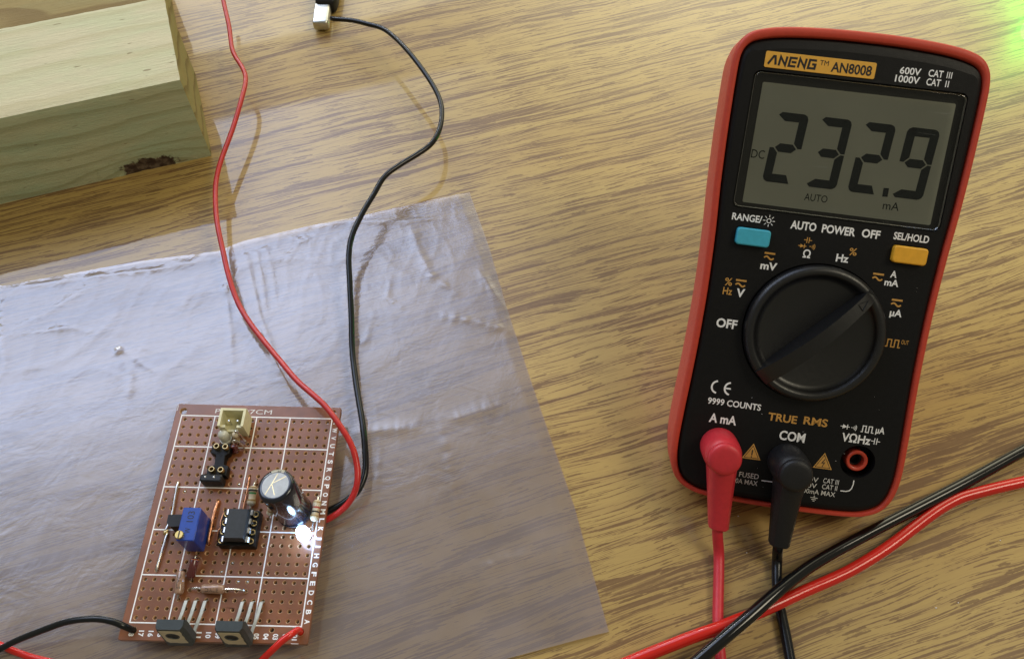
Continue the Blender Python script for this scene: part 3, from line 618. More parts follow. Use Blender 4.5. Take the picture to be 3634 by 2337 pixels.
# chip in its socket
g = G(); vs, fs = plate(rrect(20.0, 30.3, -40.7, -30.6, 0.3, 2), [rrect(23.2, 27.2, -39.3, -32, .2, 1)], 0.2, 3.5, 0.2, 1); g.add(vs, fs)
sk2 = g.build('chip_socket', M['black'], bt, 30)
pys = [-31.85, -34.39, -36.93, -39.47]
for x in (21.35, 28.97):
    for y in pys: subpart(sk2, 'contact', G().lathe([(0.55, 0.0), (0.62, 0.7), (0.78, 0.75), (0.82, 0.6), (0.82, 0)], (x + (.25 if x > 25 else -.25), y, 3.2), (x + (.25 if x > 25 else -.25), y, 5), 18, cap1=False), M['gold'])
g = G(); a_ = (22.05, 28.25, -40.1, -31.0)
g.loops([[(x, y, z) for x, y in ((a_[0] + i_, a_[2] + i_), (a_[1] - i_, a_[2] + i_), (a_[1] - i_, a_[3] - i_), (a_[0] + i_, a_[3] - i_))] for z, i_ in ((3.7, 0.3), (5.3, 0.0), (6.9, 0.45))])
ch_ = g.build('chip', M['chip'], bt, 25); ch_['label'] = 'black eight pin chip seated in its socket'
for sx_, xs in ((1, 28.2), (-1, 22.1)):
    for y in pys:
        g = G(); w_ = 0.75
        path = [(xs, 5.45), (xs + sx_ * 0.55, 5.42), (xs + sx_ * 0.85, 5.1), (xs + sx_ * 0.95, 3.3)]
        lo = [[(x, y - w_, z), (x, y + w_, z), (x - sx_ * .12 * (k > 0), y + w_, z - .22), (x - sx_ * .12 * (k > 0), y - w_, z - .22)] for k, (x, z) in enumerate(path)]
        g.loops(lo); subpart(ch_, 'pin', g, M['tin'], 50)
resistor('beige resistor with black and green bands above the chip', (26.6, -28.6, 1.3), (26.7, -22.9, 2.6), 1.22, [(0.28, .45, M['b_gold']), (0.62, .5, M['b_green']), (0.76, .45, M['b_black']), (0.9, .3, M['b_gold'])], M['beige'], M['tin'], [[(26.7, -23.2, 2.5), (26.7, -21.8, 2.2), (26.5, -19.6, -.5)], [(26.6, -28.4, 1.3), (26.5, -29.4, .9), (26.5, -30.0, -.3)]])
resistor('small beige resistor half hidden behind the capacitor', (32.4, -30.9, 1.4), (33.2, -29.3, 4.0), 1.0, [(0.5, .4, M['b_gold'])], M['beige'], M['tin'], [[(32.4, -30.8, 1.4), (32.2, -31.9, -.3)]])
# electrolytic capacitor, leaning
A_, B_ = Vector((39.5, -29.9, 0.4)), Vector((37.45, -28.7, 18.3)); D_ = (B_ - A_).normalized(); LN = (B_ - A_).length
g = G().lathe([(4.7, 0), (4.95, 0.4), (4.95, 1.6), (4.6, 2.0), (4.6, 2.4), (4.92, 2.8), (4.95, LN - 0.9), (4.8, LN - 0.35), (4.35, LN), (3.75, LN), (3.7, LN - 0.15)], A_, B_, 56)
cp = g.build('capacitor', M['sleeve'], bt, 40); cp['label'] = 'tall black electrolytic capacitor with silver scored top'
X_ = (Vector((1, 0, 0)) - D_ * D_.x).normalized(); Y_ = D_.cross(X_)
def ctop(x, y, z=0): return B_ + X_ * x + Y_ * y + D_ * z
vs, fs = plate(circ(0, 0, 3.68, 40), [], -.1, .02); g = G().add([ctop(*v) for v in vs], fs); subpart(cp, 'vented_top', g, M['silver'], 30)
g = G()
for a2, b2 in (((0.1, 3.3), (-2.3, -2.7)), ((-1.05, 0.5), (2.55, 2.5)), ((-1.0, 0.35), (0.35, -2.9))): stroke(g, [a2, b2], 0.17, 0.05)
g.xf(lambda p: ctop(p.x, p.y, p.z)); subpart(cp, 'score_line', g, M['gold'], 0)
g = G(); lo = []
for k, t_ in enumerate([LN - 16, LN - 0.95]):
    lo.append([A_ + D_ * t_ + (X_ * math.cos(a) + Y_ * math.sin(a)) * 4.975 for a in [math.radians(65 + q * 5) for q in range(11)]])
lo.append([A_ + D_ * (LN - .32) + (X_ * math.cos(a) + Y_ * math.sin(a)) * 4.84 for a in [math.radians(65 + q * 5) for q in range(11)]])
lo.append([A_ + D_ * (LN + .03) + (X_ * math.cos(a) + Y_ * math.sin(a)) * 4.35 for a in [math.radians(65 + q * 5) for q in range(11)]])
lo.append([A_ + D_ * (LN + .03) + (X_ * math.cos(a) + Y_ * math.sin(a)) * 3.8 for a in [math.radians(65 + q * 5) for q in range(11)]])
g.loops(lo, cap0=False, cap1=False, closed=False); subpart(cp, 'minus_stripe', g, M['sleeve_stripe'], 60)
g = G(); stroke(g, [(-.45, 4.05 - .25), (-.45, 4.05 + .15), (.35, 4.05 + .15), (.35, 4.05 - .25)], .12, .05, closed=True); g.xf(lambda p: ctop(p.x + .5, p.y, p.z)); subpart(cp, 'minus_mark', g, M['ink_black'], 0)
# lit white light
lx, ly = 43.45, -37.35
g = G().lathe([(1.7, 0), (1.95, 0.1), (1.95, 0.9), (1.7, 1.0), (1.7, 3.0), (1.55, 3.8), (1.2, 4.4), (0.7, 4.75), (0.1, 4.9)], (lx - .1, ly + .35, 2.6), (lx - .1, ly + .35, 9), 28)
o = g.build('lit_indicator_light', M['lit'], bt, 60); o['label'] = 'white indicator light glowing brightly in front of the capacitor'
for dx in (-.6, .9): subpart(o, 'lead', G().tube([(lx + dx, ly, 2), (lx + dx, ly, -1)], 0.22, 6), M['tin'])
resistor('beige resistor with red and black bands at the right edge', (45.3, -32.9, 2.2), (45.6, -26.6, 2.4), 1.2, [(0.22, .4, M['b_gold']), (0.42, .42, M['b_black']), (0.62, .42, M['b_red']), (0.85, .35, M['b_gold'])], M['beige'], M['tin'], [[(45.6, -26.8, 2.4), (45.5, -25.4, 1.8), (45.2, -24.3, -.6)], [(45.3, -32.7, 2.2), (45.0, -34, 1.4), (44.7, -35, -.6)]])
resistor('dark wine resistor with white and orange bands below the blue trimmer', (13.95, -49.3, 1.3), (14.7, -44.3, 3.2), 1.2, [(0.30, .3, M['beige']), (0.52, .5, M['b_red']), (0.70, .6, M['b_white']), (0.90, .6, M['b_orange'])], M['wine'], M['tin'], [[(14, -49.1, 1.4), (13.8, -49.8, -.5)], [(14.7, -44.5, 3.2), (14.8, -43.6, 2.6), (14.9, -43.0, -.5)]], False)
r1 = resistor('brown glazed resistor standing along the board left of the wine one', (11.95, -53.9, 1.7), (11.35, -47.6, 1.9), 1.22, [], M['tan_glaze'], M['tin'], [[(11.95, -53.7, 1.7), (11.6, -54.6, .8), (11.5, -54.9, -.6)], [(11.35, -47.8, 1.9), (11.3, -46.9, 1.2), (11.25, -46.6, -.5)]], False)
def on_body(a, b, ra, txt, w, h, flip=1, dz=0.0, side=0.0):
    """lettering wrapped onto a resistor body, reading from a to b"""
    a, b = Vector(a), Vector(b); d = (b - a).normalized(); sdv = Vector((0, 0, 1)).cross(d).normalized(); g = G(); text(g, txt, 0, 0, w, h, 0, 0.0)
    Ln = (b - a).length
    def f(p):
        th_ = (p.y - h / 2) / ra + side; return a + d * ((Ln - w) / 2 + p.x) + (sdv * math.sin(th_) + Vector((0, 0, 1)) * math.cos(th_)) * (ra + 0.03)
    return g.xf(f)
subpart(r1, 'lettering', on_body((11.35, -47.6, 1.9), (11.95, -53.9, 1.7), 1.22, 'DALE', 3.9, 1.0), M['ink_black'], 0)
r2 = resistor('clear brown glazed resistor lying crosswise near the foot of the board', (17.6, -52.1, 1.7), (24.1, -52.2, 1.7), 1.25, [], M['tan_glaze'], M['tin'], [[(14.0, -52.2, -.6), (14.2, -52.1, .7), (15.5, -52, 1.5), (17.8, -52.1, 1.7)], [(23.9, -52.2, 1.7), (26.5, -52.1, 1.7), (28.8, -52.2, 1.0), (29.3, -52.3, -.6)]], False)
subpart(r2, 'lettering', on_body((17.6, -52.1, 1.7), (24.1, -52.2, 1.7), 1.25, 'DALE', 3.6, .95, side=-.5), M['ink_black'], 0)
# two power transistors standing at the front edge
def lean(p): return Vector((p.x, p.y - (11.0 - p.z) * 0.15, p.z))
def power_transistor(x, label):
    g = G(); w0, w1, t0, t1, hz = x, x + 7.5, -64.95, -62.1, 11.0
    lo = []
    zs = [(0.2, 0.25), (0.5, 0.0), (hz - 0.9, 0.0), (hz, 0.35)]
    for z, i_ in zs: lo.append([(w0 + i_ + .55, t0, z), (w1 - i_ - .55, t0, z), (w1 - i_, t0 + .9, z), (w1 - i_, t1 - i_, z), (w0 + i_, t1 - i_, z), (w0 + i_, t0 + .9, z)])
    g.loops(lo); g.xf(lean); o = g.build('power_transistor', M['epoxy'], bt, 25); o['label'] = label
    cx_, cz_ = (w0 + w1) / 2, 7.0
    tabo = [(cx_ - 2.75, 10.0), (cx_ + 2.6, 10.0), (cx_ + 2.75, 8.8), (cx_ + 2.55, 7.6), (cx_ + 2.75, 6.2), (cx_ + 2.6, 4.6), (cx_ + 2.8, 2.6), (cx_ + .8, 2.4), (cx_ - .4, 2.6), (cx_ - 1.9, 2.45), (cx_ - 2.6, 3.4), (cx_ - 2.7, 5.5)]
    vs, fs = plate(tabo[::-1], [circ(cx_, cz_, 1.75, 28)], 0, 0.12); subpart(o, 'metal_tab', G().add([(a, t0 - 0.02 - c, b) for a, b, c in vs], [f[::-1] for f in fs]).xf(lean), M['tab'], 0)
    g = G(); g.lathe([(1.78, 0.0), (1.78, 0.22), (1.45, 0.24), (1.40, -0.0)], (cx_, t0, cz_), (cx_, t0 - 1, cz_), 28, cap0=False, cap1=False); subpart(o, 'hole_rim', g.xf(lean), M['epoxy'])
    vs, fs = plate(circ(cx_, cz_, 1.42, 24), [], 0, 0.02); subpart(o, 'screw_hole', G().add([(a, t0 - 0.02 - c, b) for a, b, c in vs], [f[::-1] for f in fs]).xf(lean), M['dark_hole'], 0)
    for k in range(3):
        hx = x + 3.1 + k * 2.54; ex = hx - 0.75
        pts = [(hx, -54.6, -.8), (hx, -54.7, .5), (hx, -55.3, 1.3), (hx - .35, -59, 1.5), (ex - .5, -63.0, 1.2), (ex - .6, -63.5, .9)]
        lo = []
        for q, (a, b, c) in enumerate(pts):
            w_ = 0.42; lo.append([(a - w_, b, c - .22), (a + w_, b, c - .22), (a + w_, b - (.25 if q < 2 else 0), c + .22), (a - w_, b - (.25 if q < 2 else 0), c + .22)])
        subpart(o, 'lead', G().loops(lo), M['lead_flat'], 40)
power_transistor(11.1, 'left one of two dark power transistors standing at the front edge')
power_transistor(26.2, 'right one of two dark power transistors standing at the front edge')
g = G()
for x, y in ((cols[9], rows[17]), (cols[12], rows[18]), (cols[8], rows[18]), (cols[10], rows[19]), (cols[11], rows[19]), (cols[8], rows[8]), (cols[2], rows[9])): g.ball((x, y, -0.25), (.36, .36, .3), 10)
tag(g.build('solder_fillets', M['tin'], bt, 60), kind='stuff')

# ------------------------------------------------------------ hook-up wires
def wire(name, label, pts, r, mat, cat='wire', grp=None):
    ps = [at(*q) if not isinstance(q, Vector) else q for q in pts]
    o = G().tube(ps, r, 16, wob=0.03).build(name, mat, None, 70); return tag(o, label, cat, grp)
wire('red_wire', 'long thin red wire winding from the top edge to the circuit board',
     [(783, -60, 14), (792, 0, 13), (813, 94, 12), (826, 182, 11), (862, 244, 11), (872, 286, 11), (857, 353, 11), (826, 457, 10), (784, 571, 9.5), (766, 649, 9), (765, 727, 9), (771, 793, 9), (789, 880, 8), (812, 980, 7), (842, 1068, 6), (882, 1138, 6), (935, 1208, 7), (993, 1278, 9), (1052, 1348, 11), (1111, 1400, 12.5), (1155, 1441, 13), (1202, 1503, 13), (1246, 1575, 12), (1266, 1644, 10.5), (1268, 1707, 9), (1252, 1760, 7.0), (1218, 1804, 5.2), (1164, 1841, 4.2), (1110, 1858, 4.0)], 0.9, M['red_wire'])
wire('black_wire', 'long thin black wire curving from the nickel plug to the circuit board',
     [(1176, 66, 6), (1190, 68, 7), (1250, 73, 9), (1305, 86, 10), (1359, 102, 11), (1409, 141, 12), (1459, 195, 13), (1505, 255, 13), (1545, 318, 13), (1566, 373, 13), (1566, 432, 13), (1550, 482, 13), (1523, 518, 13), (1477, 550, 13), (1418, 586, 13), (1364, 627, 13), (1326, 690, 12.5), (1285, 758, 12), (1250, 834, 11), (1238, 904, 10), (1241, 997, 8.5), (1247, 1126, 6.5), (1250, 1243, 5), (1262, 1348, 5), (1273, 1420, 5.5), (1285, 1490, 6), (1293, 1557, 6), (1298, 1640, 5.5), (1293, 1690, 5), (1272, 1738, 4.3), (1240, 1768, 4), (1205, 1792, 3.6), (1160, 1812, 3.4), (1110, 1822, 3.4)], 0.98, M['black_wire'])
wire('black_wire', 'short black wire leaving the lower left corner hole of the circuit board',
     [(-60, 2332, 1.6), (0, 2301, 3), (61, 2270, 5), (152, 2234, 8), (243, 2203, 10.5), (335, 2194, 12), (396, 2203, 12), (438, 2219, 11), brd(1.0, -62.85, 1.2), brd(1.35, -63.0, -.5), brd(1.4, -63.0, -2.4)], 0.88, M['black_wire'])
wire('red_wire', 'red wire end crossing the bottom left corner of the photo under the black wire',
     [(-70, 2262, 1.4), (0, 2287, 1.3), (61, 2313, 1.2), (122, 2333, 1.1), (200, 2352, 1.0), (300, 2380, 1.0)], 0.9, M['red_cable'])
wire('red_wire', 'short red wire leaving the lower right corner hole of the circuit board',
     [(880, 2400, 6), (921, 2351, 9), (940, 2330, 10), (968, 2303, 11.5), (1001, 2272, 12.2), (1033, 2249, 12.0), brd(45.2, -62.2, 1.6), brd(45.5, -62.3, 0), brd(45.6, -62.3, -2.4)], 0.92, M['red_cable'])

# ------------------------------------------------------------ small plug at the top
a0 = at(1150, 10, 4.2); ax = (at(1144, 60, 4.2) - at(1157, -40, 4.2)); ax.z = 0; ax.normalize()
rot = Matrix((Vector((-ax.y, ax.x, 0)), ax, Vector((0, 0, 1)))).transposed()   # local y points to the plug's tip
e = at(1150, 8, 3.0); e.z = 0
pg = thing('plug', 'small bare nickel plug with black moulded body at the top edge', 'plug', e, rot)
g = G(); 
def ring(hw, y, z0, z1, r_): return [(x, y, z) for x, z in rrect(-hw, hw, z0, z1, r_, 3)]
g.loops([ring(2.25, -3, 1.2, 5.2, .7), ring(2.4, -2.9, 1.0, 5.4, .8), ring(2.4, 8.6, 1.0, 5.4, .8), ring(2.2, 9.4, 1.2, 5.2, .8), ring(1.9, 9.6, 1.5, 4.9, .6)]); g.xf(lambda p: Vector((p.x * 1.4, p.y * 1.1 + 5.6, p.z))); g.build('nickel_shell', M['nickel'], pg, 40)
g = G().loops([ring(5.0, -30, 0.2, 8.4, 1.6), ring(4.9, -6, 0.3, 8.0, 1.6), ring(4.2, -1.6, 0.4, 7.0, 1.4), ring(3.4, -0.6, 0.9, 5.8, 1.2)]); g.xf(lambda p: Vector((p.x + 1.3, p.y + 5.2, p.z))); g.build('moulded_body', M['rubber'], pg, 40)

# ------------------------------------------------------------ multimeter
MO = Vector((84.217, 134.712, 53.683))
MR = Matrix(((0.99016464, 0.1058983, -0.09143048), (-0.13983237, 0.72772418, -0.67146439), (-0.00457077, 0.67764524, 0.73537476)))
mt_ = thing('multimeter', 'black and red digital multimeter propped on its stand with display reading 232.9 mA', 'multimeter', MO, MR)
half = [(0, 62.3), (8, 62.2), (16, 61.8), (22, 61.2), (26, 60.4), (28.6, 59.4), (30.2, 57.8), (31.0, 55.6), (31.25, 52), (31.25, 44), (31.1, 34), (30.7, 22), (30.1, 12), (29.7, 2), (29.5, -8), (29.6, -20), (29.9, -30), (30.4, -42), (30.6, -50), (30.3, -55), (29.3, -59), (27.3, -62), (24, -63.8), (20, -64.6), (12, -65.1), (0, -65.3)]
def dense(h):
    e = [Vector(p) for p in h]; out = []
    for i in range(len(e) - 1):
        p0 = e[i - 1] if i else Vector((-e[1].x, e[1].y)); p1, p2 = e[i], e[i + 1]; p3 = e[i + 2] if i + 2 < len(e) else Vector((-e[-2].x, e[-2].y))
        for j in range(4):
            t_ = j / 4; out.append(0.5 * ((2 * p1) + (p2 - p0) * t_ + (2 * p0 - 5 * p1 + 4 * p2 - p3) * t_ * t_ + (3 * p1 - p0 - 3 * p2 + p3) * t_ ** 3))
    return out
hd_ = dense(half); OUT = [(p.x, p.y) for p in hd_] + [(0, -65.3)] + [(-p.x, p.y) for p in hd_[:0:-1]]
XC = -0.65
def offs(d_side, d_top=None, d_bot=None):
    d_top = d_side if d_top is None else d_top; d_bot = d_side if d_bot is None else d_bot; n_ = len(OUT); res = []
    for i in range(n_):
        a = Vector(OUT[i - 1]); b = Vector(OUT[(i + 1) % n_]); tg = (b - a).normalized(); nn = Vector((-tg.y, tg.x))  # outward for clockwise
        w = abs(nn.y) ** 2; d = d_side * (1 - w) + (d_top if nn.y > 0 else d_bot) * w
        p = Vector(OUT[i]) + nn * d; res.append((p.x + XC, p.y))
    return res
def lz(pts, z): return [(x, y, z) for x, y in pts]
# red shell: rim round the panel and drafted sides, foot cut parallel to the table
g = G(); lv = []
for (ds, dt, db), z in (((-.25, -.25, -.25), -2.2), ((-.05, -.05, -.05), -0.2), ((.25, .3, .15), .15), ((1.1, 1.9, .75), .15), ((1.55, 2.35, 1.05), -.35), ((1.75, 2.5, 1.2), -1.4), ((1.7, 2.4, 1.2), -12), ((1.0, 1.6, .6), -21), ((-.5, 0, -1), -29), ((-3, -2.5, -4), -31)):
    yb = -66.4 + max(0, (-z - 12.5)) * 1.085
    lv.append([(x, max(y, yb), z) for x, y in offs(ds, dt, db)])
g.loops(lv, cap0=False); g.f = [f[::-1] for f in g.f]; g.build('red_shell', M['red_shell'], mt_, 50)
# black panel
ins = offs(-1.6, -3.1, -2.2)
win = rrect(-27.5, 27.3, 16.5, 52.4, 1.8, 6); dial_c = (0.0, -14.7)
b1 = (-25.35, -15.95, 6.65, 11.65); b2 = (16.0, 25.3, 7.15, 12.1)
jacks = [(-19.9, -50.2), (-0.65, -51.9), (18.75, -49.1)]
hl = [win, circ(*dial_c, 19.25, 72), rrect(*b1, 1.0, 4), rrect(*b2, 1.0, 4), circ(*jacks[2], 4.75, 36)]
vs, fs = plate(ins[::-1], hl, 0, 0)
g = G().add(vs, fs)
lps = [lz(offs(-0.3), -1.2), lz(offs(-.55, -.9, -.7), -.55), lz(offs(-1.0, -2.2, -1.4), -.18), lz(ins, 0)]
g.loops(lps, cap0=False, cap1=False)
for hp, dp in ((win, 1.9), (hl[1], 3.0), (hl[2], 2.0), (hl[3], 2.0), (hl[4], 6.0)): g.loops([lz(hp, 0), lz([(x * 1.0, y) for x, y in hp], -dp)], cap0=False, cap1=True)
bm = bmesh.new(); bmv = [bm.verts.new(p) for p in g.v]
for f in g.f:
    try: bm.faces.new([bmv[i] for i in f])
    except ValueError: pass
bmesh.ops.remove_doubles(bm, verts=bm.verts, dist=0.004)
me = bpy.data.meshes.new('front_panel'); bmesh.ops.scale(bm, vec=(S, S, S), verts=bm.verts); bm.to_mesh(me); bm.free(); finish(me, M['black'], 24); link('front_panel', me, mt_)
# display
g = G(); vs, fs = plate(rrect(-24.6, 25.2, 18.1, 49.7, .3, 1), [], -1.75, -1.6); dsp = G().add(vs, fs).build('display', M['lcd'], mt_, 0)
def seven(g, x, y, w, h, t_, on, sl):
    """slanted seven segment digit, x y lower left"""
    m_ = h / 2; gp = 0.13; k = t_ * 0.5
    segs = {'a': [(gp + k, h), (w - gp - k * 1.0, h), (w - gp - t_ + .05, h - t_), (t_ + gp, h - t_), (gp + k * .3, h - k * .7)],
            'd': [(gp + k, 0), (w - gp - k, 0), (w - gp - t_ + .05, t_), (t_ + gp, t_), (gp + k * .3, k * .7)],
            'g': [(t_ * .55 + gp, m_), (t_ + gp + .1, m_ + k), (w - t_ - gp - .1, m_ + k), (w - t_ * .55 - gp, m_), (w - t_ - gp - .1, m_ - k), (t_ + gp + .1, m_ - k)],
            'b': [(w, m_ + .15 + gp * .3), (w, h - 1.3), (w - .35, h - .5), (w - 1.0, h - .08), (w - t_ + gp, h - .1), (w - t_, h - t_), (w - t_, m_ + k + gp + .15), (w - t_ * .45, m_ + .12)],
            'c': [(w, m_ - .15), (w, 1.3), (w - .35, .5), (w - 1.0, .08), (w - t_ + gp, .1), (w - t_, t_), (w - t_, m_ - k - gp - .15), (w - t_ * .45, m_ - .12)]}
    segs['f'] = [(w - a, b) for a, b in segs['b']]; segs['e'] = [(w - a, b) for a, b in segs['c']]
    for s_ in on:
        pl = segs[s_]; g.add([(x + a + b * sl, y + b, -1.56) for a, b in pl], [tuple(range(len(pl)))])
for xx, on in ((-20.45, 'abged'), (-9.15, 'abgcd'), (2.15, 'abged'), (13.45, 'abgfcd')):
    g = G(); seven(g, xx, 24.25, 8.3, 18.4, 2.25, on, 0.055)
    o = g.build('digit', M['seg'], mt_, 0)
o = G().add([(11.4, 24.0, -1.56), (12.8, 24.1, -1.56), (12.75, 26.4, -1.56), (11.35, 26.3, -1.56)], [(0, 1, 2, 3)]).build('decimal_point', M['seg'], mt_, 0)
g = G(); zt = -1.56
text(g, 'DC', -25.0 + .6, 30.0, 3.5, 2.2, zt, .02); text(g, 'AUTO', -8.6, 20.6, 6.1, 1.85, zt, .03); text(g, 'mA', 12.1, 20.8, 4.2, 2.1, zt, .03)
g.build('display_lettering', M['seg'], mt_, 0)
vs, fs = plate(rrect(-27.15, 26.95, 16.85, 52.05, 1.6, 6), [], -1.0, .75, 0.55, 3); G().add(vs, fs).build('display_cover', M['clear'], mt_, 30)
# name plate and print
vs, fs = plate(rrect(-25.35, 2.95, 53.2, 57.3, .45, 4), [], 0.02, .22, .06, 1); np_ = G().add(vs, fs).build('name_plate', M['amber'], mt_, 30)
g = G()
xa = -24.3
# drawn letters of the maker's name: A N E N G
h_ = 2.45; cw = 2.25; yb = 53.95; sw = .56
def drawn(ch, x):
    q = lambda pts, cl=False: stroke(g, [(x + a + b * 0.12, yb + b) for a, b in pts], sw, .26, closed=cl)
    if ch == 'A': q([(-.15, .1), (.85, h_ - .25), (1.25, h_ - .25), (1.8, .1)])
    if ch == 'N': q([(.15, 0), (.15, h_ - .2), (1.75, .25), (1.75, h_)])
    if ch == 'E': q([(1.95, h_ - .2), (.2, h_ - .2), (.2, .2), (1.95, .2)]); q([(.7, h_ / 2), (1.95, h_ / 2)])
    if ch == 'G': q([(1.95, h_ - .2), (.2, h_ - .2), (.2, .2), (1.85, .2), (1.85, h_ / 2), (1.0, h_ / 2)])
for k, ch in enumerate('ANENG'): drawn(ch, xa + k * 2.48)
text(g, 'TM', -11.3, 55.2, 2.2, 1.25, .26, .0); text(g, 'AN8008', -8.3, 53.95, 10.3, 2.35, .26, .22)
g.build('name_lettering', M['ink_black'], mt_, 0)
zp = .045
def mark(name, mat, fn):
    g = G(); fn(g); return g.build(name, mat, mt_, 0)
for tx, x, y, w, h, bo in [('600V', 9.0, 55.4, 5.3, 1.65, .2), ('CAT', 16.2, 55.5, 3.7, 1.65, .2), ('III', 20.8, 55.5, 1.3, 1.6, .0), ('1000V', 8.2, 53.3, 6.2, 1.65, .2), ('CAT', 16.1, 53.3, 3.6, 1.65, .2), ('II', 20.9, 53.3, .85, 1.6, .0),
    ('RANGE/', -26.9, 13.2, 8.0, 1.75, .22), ('AUTO', -11.2, 12.8, 6.8, 2.05, .3), ('POWER', -2.9, 12.8, 8.8, 2.05, .3), ('OFF', 7.6, 12.9, 4.8, 2.05, .3), ('SEL/HOLD', 15.9, 13.4, 9.2, 1.8, .25),
    ('mV', -17.2, 1.0, 4.4, 1.9, .3), ('Ω', -6.6, 5.5, 2.0, 2.0, .2), ('Hz', 2.2, 5.6, 3.3, 1.95, .28), ('A', 17.1, 3.2, 1.7, 1.75, .28), ('mA', 16.0, .9, 3.7, 1.7, .28), ('µA', 19.0, -7.1, 3.2, 1.8, .28),
    ('V', -22.3, -7.4, 2.2, 2.15, .3), ('OFF', -26.3, -16.4, 5.7, 2.35, .3), ('9999 COUNTS', -25.0, -38.4, 14.8, 1.7, .2), ('A mA', -23.8, -43.6, 7.6, 2.45, .25), ('COM', -3.8, -45.8, 7.1, 2.55, .25),
    ('µA', 21.8, -40.1, 2.4, 1.8, .2), ('VΩHz', 13.1, -43.7, 7.9, 2.3, .22)]:
    mark('lettering', M['ink'], lambda g: text(g, tx, x, y, w, h, zp, bo))
def sun(g, cx_, cy_):
    stroke(g, circ(cx_, cy_, .55, 16), .2, zp, closed=True)
    for k in range(8):
        a = k * math.pi / 4; stroke(g, [(cx_ + .95 * math.cos(a), cy_ + .95 * math.sin(a)), (cx_ + 1.6 * math.cos(a), cy_ + 1.6 * math.sin(a))], .18, zp)
mark('symbol', M['ink'], lambda g: sun(g, -17.05, 14.0))
# CE mark
g = G()
stroke(g, [(-24.6 + 1.75 + 1.75 * math.cos(a), -33.4 + 1.75 * math.sin(a)) for a in [math.radians(100 + q * 16) for q in range(11)]], .5, zp)
stroke(g, [(-21.0 + 1.75 + 1.75 * math.cos(a), -33.4 + 1.75 * math.sin(a)) for a in [math.radians(100 + q * 16) for q in range(11)]], .5, zp); stroke(g, [(-20.9, -33.4), (-19.3, -33.4)], .45, zp + .003); g.build('symbol', M['ink'], mt_, 0)
def diode(gg, x, y, s_=1.0):
    stroke(gg, [(x, y), (x + 2.5 * s_, y)], .2, zp); gg.add([(x + .6 * s_, y + .62 * s_, zp + .003), (x + .6 * s_, y - .62 * s_, zp + .003), (x + 1.75 * s_, y, zp + .003)], [(0, 1, 2)]); stroke(gg, [(x + 1.85 * s_, y + .7 * s_), (x + 1.85 * s_, y - .7 * s_)], .22, zp + .006)
def buzz(gg, x, y):
    gg.add([(a, b, zp) for a, b in circ(x, y, .16, 8)], [tuple(range(8))])
    for k in range(3): rr = .45 + .36 * k; stroke(gg, [(x + .1 + rr * math.cos(a), y + rr * math.sin(a)) for a in [math.radians(-42 + q * 14) for q in range(7)]], .17, zp)
def capm(gg, x, y, s_=1.0):
    stroke(gg, [(x, y), (x + .9 * s_, y)], .2, zp); stroke(gg, [(x + .95 * s_, y + .9 * s_), (x + .95 * s_, y - .9 * s_)], .22, zp + .003); stroke(gg, [(x + 1.6 * s_, y + .9 * s_), (x + 1.6 * s_, y - .9 * s_)], .22, zp); stroke(gg, [(x + 1.65 * s_, y), (x + 2.5 * s_, y)], .2, zp + .003)
def sqw(gg, x, y, s_=1.0):
    a = .95 * s_; b = 1.9 * s_; stroke(gg, [(x, y), (x + .5 * a, y), (x + .5 * a, y + b), (x + 1.5 * a, y + b), (x + 1.5 * a, y), (x + 2.4 * a, y), (x + 2.4 * a, y + b), (x + 3.4 * a, y + b), (x + 3.4 * a, y), (x + 4.0 * a, y)], .24 * s_ + .04, zp)
def acdc(gg, x, y):
    stroke(gg, [(x, y + .9), (x + 2.85, y + .9)], .5, zp)
    stroke(gg, [(x + .05 + 2.6 * t_ / 12, y - .35 + .38 * math.sin(2 * math.pi * t_ / 12) * 1.0) for t_ in range(13)], .42, zp)
for fn in (lambda g: diode(g, 12.2, -39.5), lambda g: buzz(g, 15.3, -39.5), lambda g: sqw(g, 17.8, -40.3, .92), lambda g: capm(g, 21.1, -42.5, 1.0)): mark('symbol', M['ink'], fn)
mark('printed_line', M['ink'], lambda g: stroke(g, [(-6.4, -58.6), (-1.0, -58.5)], .28, zp))
mark('printed_line', M['ink'], lambda g: stroke(g, [(15.7, -58.2), (17.2, -58.15), (18.1, -57.8), (18.6, -57.0), (18.8, -55.8), (18.75, -54.6)], .28, zp))
for tx, x, y, w, h in [('FUSED', -12.8, -58.4, 5.5, 1.45), ('10A MAX', -14.1, -60.4, 6.8, 1.4), ('600V', 4.4, -56.8, 4.7, 1.4), ('CAT III', 10.5, -56.6, 4.3, 1.4), ('1000V', 3.4, -58.6, 5.6, 1.4), ('CAT II', 10.5, -58.4, 4.2, 1.4), ('600mA MAX', 4.6, -60.3, 9.9, 1.35)]: mark('lettering', M['ink_grey'], lambda g: text(g, tx, x, y, w, h, zp, .02))
g = G()
stroke(g, [(8.9, -60.7), (8.9, -61.4)], .2, zp); stroke(g, [(7.9, -61.4), (9.9, -61.4)], .2, zp + .003); stroke(g, [(8.25, -61.9), (9.55, -61.9)], .2, zp); stroke(g, [(8.6, -62.35), (9.2, -62.35)], .2, zp)
g.build('symbol', M['ink_grey'], mt_, 0)
for tx, x, y, w, h, bo in [('%', 5.3, 7.7, 2.0, 1.9, .1), ('OUT', 23.6, -14.4, 1.9, 1.15, .0), ('%', -25.9, -4.7, 2.0, 2.05, .1), ('Hz', -26.0, -7.2, 2.5, 1.9, .15), ('TRUE', -7.8, -40.7, 8.0, 2.1, .25), ('RMS', 2.0, -40.4, 6.6, 2.1, .25)]: mark('lettering', M['ink_orange'], lambda g: text(g, tx, x, y, w, h, zp, bo))
